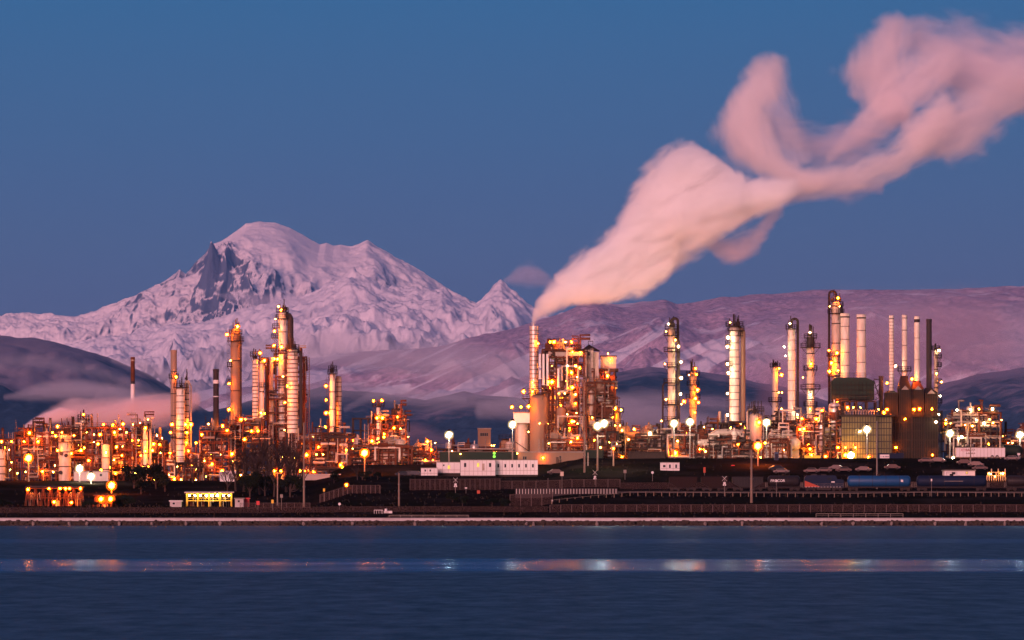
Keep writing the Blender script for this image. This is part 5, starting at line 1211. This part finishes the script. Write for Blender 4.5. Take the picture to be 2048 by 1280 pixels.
# ================================================================= loading racks, lower left
def rack(px0, px1, top, bot, d, label, lamps, kind='o', mat='rust', legs=6, aframe=True, roof=None, sheds=()):
    s = d/F; cx = (px0+px1)/2; x = X(cx, d); z0 = gz(x, d)-.1; root = empty('loading_rack', (x, d, z0), label, 'loading rack'); hw = (px1-px0)*s/2; zt = Z(top, d)-z0
    g = MB()
    g.add([(-hw-.6,-2.5,zt),(hw+.6,-2.5,zt),(hw+.6,2.5,zt),(-hw-.6,2.5,zt),(-hw-.6,-2.5,zt+.18),(hw+.6,-2.5,zt+.18),(hw+.6,2.5,zt+.45),(-hw-.6,2.5,zt+.45)], [(0,3,2,1),(4,5,6,7),(0,1,5,4),(1,2,6,5),(2,3,7,6),(3,0,4,7)])
    g.build('canopy', M[roof or 'steel'], root)
    g = MB()
    for k in range(legs):
        a = -hw+2*hw*k/(legs-1)
        for y in (-2.2, 2.2):
            if aframe: g.beam((a-.7, y, 0), (a, y, zt), .2); g.beam((a+.7, y, 0), (a, y, zt), .2)
            else: g.beam((a, y, 0), (a, y, zt), .25)
    for z in (zt*.45, zt-.25): g.beam((-hw, -2.2, z), (hw, -2.2, z), .18); g.beam((-hw, 2.2, z), (hw, 2.2, z), .18)
    g.build('frame', M[mat], root)
    g = MB(); g.box(-hw, hw, -1.0, 1.0, zt*.42, zt*.46); railing(g, [(-hw,-1,zt*.46),(hw,-1,zt*.46)], 1, .07); g.build('loading_deck', M[mat], root)
    rr = random.Random(int(px0)); 
    for k in range(legs*2):
        a = rr.uniform(-hw, hw); g = MB(); g.tube([(a, -.8, 0), (a, -.8, zt*.6), (a+.6, -1.4, zt*.75), (a+.7, -1.8, zt*.35)], .09, 6); g.build('loading_arm', M[rr.choice(['rust', 'galv', 'steel', 'pale'])], root)
    for k in range(3):
        a = rr.uniform(-hw+.8, hw-.8); g = MB(); g.box(a-.6, a+.6, .2, 1.2, 0, 1.5); g.box(a-.5,a+.5,.1,.196,.9,1.35); g.build('pump_cabinet', M[rr.choice(['rust', 'clad2'])], root)
    for (a, b) in lamps: put_lamp(root, a, b, d-2.6, kind)
    return root
rack(56, 163, 975, 1012, 1640, 'wide orange lit loading rack at the lower left', [(56,979),(98,977),(120,977),(131,977),(139,977),(161,977),(108,1004),(143,1005)], 'o', legs=8)
rack(192, 228, 992, 1010, 1625, 'small orange lit loading bay right of the wide rack', [(202,998),(221,998)], 'm', legs=3, roof='rust')
rack(374, 463, 986, 1011, 1628, 'canopy with a row of eight yellow lamps', [(a,991) for a in (379,390,401,413,424,435,447,458)], 'w', mat='yellow', legs=5, aframe=False, roof='clad2')
plain_building('hut', 470, 487, 998, 1620, 4, 'concrete', 'small grey hut right of the yellow lit canopy', 'hut', wins=[(476,479,1001,1004)], trim='galv')
plain_building('hut', 486, 498, 998, 1624, 3, 'red', 'small red kiosk right of the grey hut', 'kiosk', trim='red')
plain_building('hut', 340, 362, 1003, 1618, 4, 'concrete', 'low pale hut left of the yellow lit canopy', 'hut', wins=[(345,350,1005,1009)], trim='white')
plain_building('wall_panel_building', 148, 216, 944, 1762, 8, 'concrete', 'pale building lit by the two white floodlights on the left', 'building', ribs=12, trim='galv', wins=[(200,204,948,952)])
plain_building('low_shed', 440, 470, 950, 1745, 8, 'white', 'pale round shouldered shed below the yellow lamp left of the trees', 'shed', roof=1.2, trim='white')
plain_building('low_shed', 600, 680, 950, 1750, 8, 'concrete', 'long low grey wall of sheds under the red lit pipe rack', 'shed', ribs=10, trim='concrete')
plain_building('low_shed', 1256, 1330, 905, 1772, 8, 'steel', 'dark low shed behind four orange lamps', 'shed', ribs=12, trim='steel')

# ================================================================= people-sized warm lit stalls (worksite) on the right
d = 1668; x = X(1992, d); root = empty('work_site', (x, d, gz(x, d)), 'warm lit scaffold between the navy and last tank wagons', 'scaffold'); g = MB()
for k in range(9):
    a = -2.4+k*.62
    for y in (0, 2): g.beam((a, y, 0), (a, y, 1.6+.9*(k % 3)), .09)
g.beam((-2.4,0,1.5),(2.6,0,1.5),.1); g.beam((-2.4,0,2.4),(2.6,0,2.4),.1); g.build('frame', M['clad2'], root)
for a, b in ((1978,947),(1982,948),(2002,947),(2006,947),(1990,953)): put_lamp(root, a, b, d-.8, 's')

# ================================================================= trees
def bark(): return surf('dark_bark', (.055,.035,.028), .95, 0, (.02,.014,.012), .6, 2)
M['bark'] = bark()
def bare_tree(seed, h):
    rr = random.Random(seed); tr = MB(); br = MB()
    def grow(p, dv, L, r, lev):
        pts = [p]; q = p.copy(); dd = dv.copy()
        for k in range(4): dd = (dd+Vector((rr.uniform(-.12,.12), rr.uniform(-.12,.12), .06))).normalized(); q = q+dd*L/4; pts.append(q.copy())
        (tr if lev == 0 else br).tube(pts, [r*(1-.13*k) for k in range(5)], 5 if lev < 2 else 3)
        if lev >= 4: return
        n = rr.choice([3, 4]) if lev else 7
        for k in range(n):
            t = rr.uniform(.3, 1) if lev else rr.uniform(.35, 1); i = min(3, int(t*4)); b = pts[i].lerp(pts[i+1], t*4-i if t < 1 else 1)
            a = rr.uniform(0, 6.28); e = (dd+Vector((math.cos(a), math.sin(a), .25))*rr.uniform(.5, .85)).normalized()
            grow(b, e, L*rr.uniform(.5, .72), max(.045, r*.52), lev+1)
    grow(Vector((0,0,0)), Vector((0,0,1)), h*.5, h*.03, 0)
    return tr.mesh('trunk', M['bark']), br.mesh('branches', M['bark'])
def leaf_mat():
    m, nt, out = nodes('dark_evergreen_leaves'); g_ = N(nt, 'ShaderNodeNewGeometry'); ns = N(nt, 'ShaderNodeTexNoise'); ns.inputs['Scale'].default_value = .5; nt.links.new(g_.outputs['Position'], ns.inputs['Vector'])
    c = mix(nt, ns.outputs[0], (.007,.012,.006), (.02,.02,.012)); b = N(nt, 'ShaderNodeBsdfPrincipled'); nt.links.new(c, b.inputs['Base Color']); b.inputs['Roughness'].default_value = .9; b.inputs['Specular IOR Level'].default_value = 0; nt.links.new(b.outputs[0], out.inputs[0]); return m
M['leaf'] = leaf_mat()
def bush(seed, w_, h, n=1500):
    rr = random.Random(seed); tr = MB(); cr = MB(); lobes = [(rr.uniform(-.55,.55)*w_, rr.uniform(-.4,.4)*w_, rr.uniform(.35,.8)*h, rr.uniform(.22,.42)*w_) for _ in range(9)]
    tr.tube([(0,0,0),(.1,0,h*.4),(0,.1,h*.7)], [h*.035, h*.025, h*.012], 6)
    for L in lobes[:5]: tr.tube([(0,0,h*.2),(L[0]*.5,L[1]*.5,L[2]*.6),(L[0],L[1],L[2])], [h*.02, h*.012, h*.006], 5)
    for k in range(n):
        L = rr.choice(lobes); a, b = rr.uniform(0, 6.28), rr.uniform(-1, 1); q = L[3]*rr.uniform(.35, 1.12); c = Vector((L[0]+q*math.cos(a)*math.sqrt(1-b*b), L[1]+q*math.sin(a)*math.sqrt(1-b*b), max(.1, L[2]+q*b*.85)))
        s_ = rr.uniform(.12, .3); u = Vector((rr.gauss(0,1), rr.gauss(0,1), rr.gauss(0,1))).normalized(); v = u.orthogonal().normalized()
        cr.add([c-u*s_, c+v*s_*.6, c+u*s_, c-v*s_*.6], [(0,1,2,3)])
    return tr.mesh('trunk', M['bark']), cr.mesh('crown', M['leaf'])
BT = [bare_tree(k, 12) for k in (1, 2, 3, 5)]
BU = [bush(k, 3.2, 5.5) for k in (1, 2, 3)]
trees = [(386,905,1735,0,'bare tree with pale trunk below the bright white column'),(398,925,1738,0,'thin bare tree right of the bright white column foot'),(488,880,1700,0,'bare tree in front of the broad brown column foot'),(505,872,1712,0,'tall bare tree left of the tallest column'),(520,895,1690,0,'bare tree between pair and tallest column'),
         (538,876,1708,0,'bare tree before the lit scaffold, left'),(556,868,1716,0,'highest bare tree before the lit scaffold'),(572,880,1698,0,'bare tree before the lit scaffold, right'),(590,885,1706,0,'bare tree at the foot of the ringed white column'),(472,905,1702,0,'low bare tree left of the clump'),(548,915,1680,0,'small bare tree behind the twin sodium lamps'),
         (602,905,1700,0,'bare tree just left of the pale mast'),(715,930,1690,0,'bare tree left of the dark slope'),(742,935,1694,0,'bare tree below the big yellow floodlight'),(455,935,1690,0,'scraggy bare tree before the pale shed'),
         (268,930,1712,1,'large dark evergreen left of the clump of three'),(290,925,1716,1,'tall dark evergreen in the middle left yard'),(312,930,1710,1,'dark evergreen below the low dark piping unit'),(330,948,1700,1,'smaller dark evergreen before the row of lamps'),(282,955,1690,1,'low dark evergreen nearest the orange floodlight'),
         (500,945,1680,1,'dark evergreen under the bare clump, left'),(530,950,1682,1,'dark evergreen under the bare clump, middle'),(580,945,1680,1,'dark evergreen under the bare clump, right'),(668,945,1700,1,'dark evergreen under the red lit pipe rack'),(725,948,1690,1,'dark evergreen beside the low unit'),(755,952,1690,1,'round dark evergreen right of the low unit'),
         (905,985,1612,1,'dark bush on the slope below the faded crossing sign'),(925,992,1600,1,'dark bush near the shore below the trailers'),(985,996,1596,1,'spreading dark bush left of the guardrail'),(1010,1000,1592,1,'low dark bush at the fence corner'),(10,1000,1600,1,'dark bush in the bottom left corner'),(180,1000,1598,1,'dark bush right of the wide loading rack'),(235,1003,1596,1,'dark bush right of the small loading bay'),
         (1440,846,1790,1,'low dark shrubby hump behind the pipe rack') if False else (260,990,1605,1,'dark bush between the loading bay and the low hut')]
for k, (px, top, d, kd, lab) in enumerate(trees):
    x = X(px, d); z0 = gz(x, d)-.1; h = max(2.5, Z(top, d)-z0)
    root = empty('bare_tree' if kd == 0 else 'evergreen_tree', (x, d, z0), lab, 'tree', 'bare winter trees' if kd == 0 else 'dark evergreens'); A, B = (BT if kd == 0 else BU)[k % (4 if kd == 0 else 3)]
    f = h/(12.0 if kd == 0 else 5.0); root.scale = (f*1.1, f*1.1, f) if kd == 0 else (max(f, .9)*1.15, f, f); root.rotation_euler = (0, 0, k*1.7)
    link(A, 'trunk', root); link(B, 'branches' if kd == 0 else 'crown', root)
# stray lamps not close to any unit stand on their own short masts
for k, (px, py, kind) in enumerate(STRAY):
    d = 1735; x = X(px, d); light_pole(px, py, d, {0:'lone'}.get(k, 'lone')+' small lamp mast %s' % ('at the left yard' if px < 700 else 'in the middle yard' if px < 1200 else 'in the right yard'), kind, mat='steel', r=.1, group='small lamp masts', cat='lamp mast')

# scrub and dead grass on the banks: nobody could count it
g = MB(); rr = random.Random(77)
for k in range(2600):
    d = rr.choice([rr.uniform(1556, 1600), rr.uniform(1556, 1640), rr.uniform(1600, 1715)]); px = rr.uniform(-40, 2090); x = X(px, d)
    if abs(d-RD) < 5 and px > 1200 or 1588 < d < 1603 and px > 1080: continue
    z = gz(x, d); hh = rr.uniform(.12, .45)*(1.8 if rr.random() < .08 else 1)
    for q in range(3):
        a = rr.uniform(0, 6.28); w_ = rr.uniform(.05, .2); lx, ly = math.cos(a)*hh*.5, math.sin(a)*hh*.5
        g.add([(x-w_, d, z-.05), (x+w_, d, z-.05), (x+lx, d+ly, z+hh)], [(0,1,2)])
tag(g.build('dead_grass', surf('dead_grass', (.034,.023,.016), .95, 0, (.02,.018,.01), .7, .4)), 'scattered dead grass and scrub on the dark banks', 'grass', kind='stuff')
# ---------------------------------------------------------------- steam: volumes shaped along a spine
def smoothrows(vals, n):
    xs = np.array([v[0] for v in vals]); f = np.linspace(0, 1, n)
    return f, [np.interp(f, xs, np.array([v[k] for v in vals])) for k in range(1, len(vals[0]))]
def billow(name, parent, root_loc, spine, d, dens, color=(1,.99,.985), kdepth=.9, noise=.5, nscale=6., soft=.75, stretch=.45, yoff=0, seed=0., aniso=.0):
    """one billow: closed hull round a bent spine; density falls to nothing before the hull"""
    s = d/F
    P = [Vector((X(a, d), 0, Z(b, d))) for a, b, r in spine]; rad = [c[2]*s*1.22 for c in spine]
    A, B = P[0], P[-1]; L = (B-A).length; ux = (B-A)/L; uz = Vector((-ux.z, 0, ux.x))
    prm = [((p-A).dot(ux)/L, (p-A).dot(uz), r) for p, r in zip(P, rad)]
    tt = [p[0] for p in prm]
    assert all(b > a for a, b in zip(tt, tt[1:])), (name, tt)
    n = 40; fs = np.linspace(0, 1, n)
    # smooth interpolation
    fine = np.linspace(0, 1, 400); kern = np.hanning(31); kern /= kern.sum()
    def sm(v):
        y = np.interp(fine, tt, v); yp = np.pad(y, 15, mode='edge'); return np.convolve(yp, kern, 'valid')
    cz = sm([p[1] for p in prm]); rr = sm([p[2] for p in prm])
    rmax = float(rr.max()); cmax = float(max(abs(cz).max(), 1e-3))
    hull = 1.0+.5*noise
    mb = MB(); vs = []; m = 16
    e0 = rr[0]*.6; e1 = rr[-1]*.6
    rings = [(-(e0)/L, .35)]+[(f, 1.) for f in fs]+[(1+e1/L, .35)]
    for f, q in rings:
        ff = min(max(f, 0), 1); c = float(np.interp(ff, fine, cz)); r = float(np.interp(ff, fine, rr))*hull*q
        for i in range(m):
            a = 2*math.pi*i/m; vs.append((f*L, math.cos(a)*r*kdepth, c+math.sin(a)*r))
    fc = []
    for k in range(len(rings)-1):
        for i in range(m): fc.append((k*m+i, (k+1)*m+i, (k+1)*m+(i+1)%m, k*m+(i+1)%m))
    fc.append(tuple(range(m))); fc.append(tuple(range((len(rings)-1)*m, len(rings)*m))[::-1])
    mb.add(vs, fc, True)
    # volume shader in the billow's own frame
    mt, nt, out = nodes(name+'_vapour')
    tc = N(nt, 'ShaderNodeTexCoord'); sp = N(nt, 'ShaderNodeSeparateXYZ'); nt.links.new(tc.outputs['Object'], sp.inputs[0])
    mp = N(nt, 'ShaderNodeMapping'); mp.inputs['Scale'].default_value = (nscale/(rmax*10)*stretch*2.8, nscale/(rmax*10)*2.2, nscale/(rmax*10)*2.8); mp.inputs['Location'].default_value = (seed, seed*.7, seed*1.3)
    nt.links.new(tc.outputs['Object'], mp.inputs[0])
    ns = N(nt, 'ShaderNodeTexNoise'); ns.inputs['Scale'].default_value = 1; ns.inputs['Detail'].default_value = 5; ns.inputs['Roughness'].default_value = .56; ns.inputs['Distortion'].default_value = .6
    nt.links.new(mp.outputs[0], ns.inputs['Vector'])
    f = mth(nt, 'DIVIDE', sp.outputs['X'], L, True)
    def curve(vals, src):
        fcv = N(nt, 'ShaderNodeFloatCurve'); cu = fcv.mapping.curves[0]; fcv.mapping.use_clip = False
        K = 14
        pts = [(float(g), float(np.interp(g, fine, vals))) for g in np.linspace(0, 1, K)]
        while len(cu.points) < K: cu.points.new(.5, .5)
        for p_, (a_, b_) in zip(cu.points, pts): p_.location = (a_, b_); p_.handle_type = 'AUTO'
        fcv.mapping.update(); nt.links.new(src, fcv.inputs[1]); return fcv.outputs[0]
    c = mth(nt, 'MULTIPLY', mth(nt, 'SUBTRACT', curve(cz/cmax*.5+.5, f), .5), 2*cmax)
    r = mth(nt, 'MULTIPLY', curve(rr/rmax, f), rmax)
    r = mth(nt, 'MAXIMUM', r, .05)
    qz = mth(nt, 'DIVIDE', mth(nt, 'SUBTRACT', sp.outputs['Z'], c), r)
    qy = mth(nt, 'DIVIDE', sp.outputs['Y'], mth(nt, 'MULTIPLY', r, kdepth))
    # end distance (beyond spine ends)
    xo = mth(nt, 'MAXIMUM', mth(nt, 'SUBTRACT', sp.outputs['X'], L), mth(nt, 'MULTIPLY', sp.outputs['X'], -1))
    xo = mth(nt, 'DIVIDE', mth(nt, 'MAXIMUM', xo, 0), mth(nt, 'MULTIPLY', r, .6))
    rho = mth(nt, 'SQRT', mth(nt, 'ADD', mth(nt, 'ADD', mth(nt, 'MULTIPLY', qz, qz), mth(nt, 'MULTIPLY', qy, qy)), mth(nt, 'MULTIPLY', xo, xo)))
    rho = mth(nt, 'ADD', rho, mth(nt, 'MULTIPLY', mth(nt, 'SUBTRACT', ns.outputs[0], .47), noise*2.6))
    dn = N(nt, 'ShaderNodeMapRange'); dn.interpolation_type = 'SMOOTHSTEP'
    dn.inputs[1].default_value = 1.0; dn.inputs[2].default_value = 1-soft; dn.inputs[3].default_value = 0; dn.inputs[4].default_value = dens
    nt.links.new(rho, dn.inputs[0])
    pv = N(nt, 'ShaderNodeVolumePrincipled'); pv.inputs['Color'].default_value = (*color, 1); pv.inputs['Anisotropy'].default_value = aniso
    nt.links.new(dn.outputs[0], pv.inputs['Density']); nt.links.new(pv.outputs[0], out.inputs['Volume'])
    mt.cycles.homogeneous_volume = False if hasattr(mt.cycles, 'homogeneous_volume') else None
    o = mb.build(name, mt, parent)
    import bmesh
    bm = bmesh.new(); bm.from_mesh(o.data); bmesh.ops.recalc_face_normals(bm, faces=bm.faces); bm.to_mesh(o.data); bm.free()
    Mx = Matrix(((ux.x, 0, uz.x, A.x-root_loc[0]), (0, 1, 0, d+yoff-root_loc[1]), (ux.z, 0, uz.z, A.z-root_loc[2]), (0,0,0,1)))
    o.matrix_local = Mx
    return o
def rootat(name, px, py, d, label, cat, kind='stuff'):
    loc = (X(px, d), d, Z(py, d)); return empty(name, loc, label, cat, kind=kind), loc

SD = 1782
pl, pL = rootat('steam_plume', 1069, 652, SD, 'large white and pink steam plume pouring from the tall silver stack', 'steam')
W1 = (1, 1, 1)
billow('billow', pl, pL, [(1068,652,5),(1080,617,17),(1120,586,31),(1180,562,44),(1240,530,54),(1300,480,64),(1360,425,78),(1420,385,80),(1480,392,52),(1540,386,36),(1590,370,18)], SD, .9, color=W1, noise=.5, nscale=9, soft=.8, seed=1)
billow('billow', pl, pL, [(1205,520,20),(1240,490,34),(1275,440,44),(1310,390,50),(1350,345,54),(1400,325,50),(1450,340,36),(1480,360,18)], SD-1.5, .75, color=W1, noise=.55, nscale=10, soft=.85, seed=2)
billow('billow', pl, pL, [(1120,560,14),(1165,535,26),(1215,508,32),(1260,470,34),(1290,430,20)], SD-2, .75, color=W1, noise=.6, nscale=9, soft=.85, seed=13)
billow('billow', pl, pL, [(1150,600,12),(1210,585,26),(1270,560,36),(1325,525,34),(1350,490,18)], SD-1, .75, color=W1, noise=.55, nscale=9, soft=.85, seed=14)
billow('billow', pl, pL, [(1350,470,16),(1410,440,38),(1470,420,38),(1520,402,26),(1570,380,14)], SD+3, .4, color=W1, noise=.55, nscale=9, soft=.85, seed=15)
billow('billow', pl, pL, [(1385,455,20),(1430,495,28),(1475,502,30),(1520,468,28),(1558,415,20)], SD, .13, color=(1,.86,.85), noise=.5, seed=3, yoff=6)
billow('billow', pl, pL, [(1440,320,16),(1490,330,22),(1530,330,26),(1580,350,22)], SD, .06, noise=.5, seed=4, yoff=8)
billow('billow', pl, pL, [(1530,140,50),(1508,188,68),(1490,238,68),(1506,290,58),(1550,332,46),(1625,366,34)], SD+14, .30, color=(1,.97,.97), noise=.45, nscale=9, soft=.85, seed=5)
billow('billow', pl, pL, [(1548,150,26),(1560,200,34),(1575,255,32),(1600,318,30)], SD+10, .12, color=(1,.95,.97), noise=.55, nscale=9, soft=.9, seed=16)
billow('billow', pl, pL, [(1510,240,24),(1570,268,42),(1640,298,50),(1720,285,50),(1800,235,40)], SD+30, .11, color=(1,.93,.97), noise=.6, nscale=10, stretch=.3, soft=.9, seed=6)
billow('billow', pl, pL, [(1500,390,22),(1560,376,34),(1640,366,38),(1720,352,36),(1790,324,36),(1845,275,46),(1890,220,42)], SD+16, .30, color=(1,.96,.96), noise=.48, nscale=10, stretch=.4, soft=.85, seed=7)
billow('billow', pl, pL, [(1660,318,12),(1715,268,26),(1768,215,44),(1835,160,54),(1900,120,46)], SD+26, .22, color=(1,.95,.96), noise=.52, nscale=9, stretch=.4, soft=.85, seed=8)
billow('billow', pl, pL, [(1792,52,48),(1770,95,64),(1748,140,76),(1756,190,58),(1795,228,44)], SD+32, .20, color=(1,.95,.96), noise=.52, nscale=9, soft=.85, seed=9)
billow('billow', pl, pL, [(1840,80,52),(1890,105,72),(1950,135,84),(2030,150,90),(2110,160,76)], SD+38, .15, color=(1,.94,.96), noise=.62, nscale=10, soft=.85, seed=10)
billow('billow', pl, pL, [(1830,280,38),(1885,272,62),(1935,250,64),(1985,205,58),(2050,165,54),(2120,140,44)], SD+22, .17, color=(1,.95,.96), noise=.52, nscale=9, soft=.85, seed=11)
billow('billow', pl, pL, [(1640,370,22),(1700,380,30),(1760,372,20)], SD+20, .08, color=(1,.85,.87), noise=.5, seed=12)

ll, lL = rootat('steam_plume', 38, 866, 1858, 'low pink steam plume drifting right behind the left process units', 'steam')
billow('billow', ll, lL, [(37,867,2.5),(60,850,8),(95,834,18),(140,824,28),(200,832,34),(270,828,36),(330,818,34),(390,800,20)], 1858, .55, color=(1,.88,.88), noise=.5, nscale=6, soft=.8, stretch=.3, seed=21)
billow('billow', ll, lL, [(37,867,2.5),(55,853,7),(85,840,12),(125,828,15),(150,826,8)], 1857, 2.6, color=(1,.9,.9), noise=.4, soft=.8, stretch=.3, seed=25)
billow('billow', ll, lL, [(40,790,6),(110,782,20),(180,780,26),(260,785,24),(330,790,12)], 2300, .02, color=(1,.9,.95), noise=.5, stretch=.2, seed=22)
rl, rL = rootat('steam_plume', 1520, 872, 1960, 'faint rose coloured steam rising behind the pale right hand columns', 'steam')
billow('billow', rl, rL, [(1500,880,20),(1540,800,60),(1610,735,100),(1720,700,135),(1850,690,130),(1980,660,90)], 1960, .028, color=(1,.62,.72), noise=.35, nscale=5, soft=.95, seed=23)
cl_, cL = rootat('steam_plume', 715, 905, 1900, 'small rosy steam patch beside the dark distant tower', 'steam')
billow('billow', cl_, cL, [(690,905,10),(760,872,22),(830,862,24),(900,885,18),(935,910,8)], 1900, .06, color=(1,.7,.75), noise=.5, seed=24)

# clouds far beyond the plant
def cloud(spine, d, dens, label, color=(1,.93,.96), kd=1.5, **kw):
    r0, l0 = rootat('cloud', spine[0][0], spine[0][1], d, label, 'cloud')
    billow('vapour', r0, l0, spine, d, dens, color=color, kdepth=kd, **kw)
cloud([(1010,562,8),(1035,553,22),(1060,550,26),(1085,556,20),(1110,566,8)], 45000, .005, 'small mauve cloud over the notch between volcano and stack', noise=.5, seed=31)
cloud([(10,795,8),(80,782,20),(160,780,26),(240,790,22),(320,800,10)], 19500, .011, 'flat mauve cloud bank low on the left, above the pink steam', noise=.4, stretch=.15, seed=32)
cloud([(225,720,6),(280,728,15),(330,748,20),(380,775,18),(420,800,8)], 20000, .013, 'pale cloud tongue curling down past the thin left chimneys', noise=.35, stretch=.2, seed=33)
cloud([(380,720,20),(500,705,40),(640,700,46),(780,715,50),(920,725,50),(1060,740,40)], 26000, .0045, 'broad purple cloud belt across the foot of the volcano', noise=.35, stretch=.15, seed=34)
cloud([(690,820,8),(740,792,12),(800,782,13),(860,790,12),(930,800,8)], 20500, .009, 'thin arching cloud wisp left of the boiler house', noise=.5, stretch=.2, seed=35)
cloud([(960,820,20),(1080,810,34),(1200,825,40),(1330,830,34),(1450,850,20)], 20200, .008, 'dusky mauve cloud bank behind the boiler house', noise=.35, stretch=.15, seed=36)
cloud([(440,590,6),(500,600,16),(560,603,18),(610,598,12),(660,585,5)], 50500, .004, 'slim grey lilac cloud lying on the volcano flank', noise=.35, stretch=.15, seed=37)
cloud([(1500,700,60),(1650,690,90),(1850,670,95),(2048,680,90),(2250,690,60)], 33000, .0014, 'wide mauve cloud veil over the right hand mountainside', noise=.3, stretch=.2, soft=.95, seed=38)

cloud([(400,812,14),(520,790,26),(680,778,28),(860,800,28),(1040,792,26),(1160,790,12)], 20400, .006, 'long dusky mist layer along the dark foothill left of the boiler house', noise=.45, stretch=.15, soft=.95, seed=41)
cloud([(-60,735,16),(60,720,22),(190,742,20),(300,780,16),(380,810,8)], 20600, .004, 'thin mist lying along the left forest slope', noise=.5, stretch=.15, soft=.95, seed=42)
cloud([(1180,800,14),(1300,790,20),(1450,812,24),(1600,830,16)], 20600, .006, 'dim mist layer between the tall right hand columns', noise=.45, stretch=.15, soft=.95, seed=43)
# thin evening air between the bay and the mountains
def haze():
    m, nt, out = nodes('evening_haze'); pv = N(nt, 'ShaderNodeVolumePrincipled'); pv.inputs['Color'].default_value = (.14,.40,.85,1)
    pv.inputs['Density'].default_value = 0.75e-5; pv.inputs['Anisotropy'].default_value = 0
    nt.links.new(pv.outputs[0], out.inputs['Volume'])
    b = MB(); b.box(-12000, 12000, -3200, 70000, -12, 3600)
    tag(b.build('haze', m), kind='stuff')
haze()
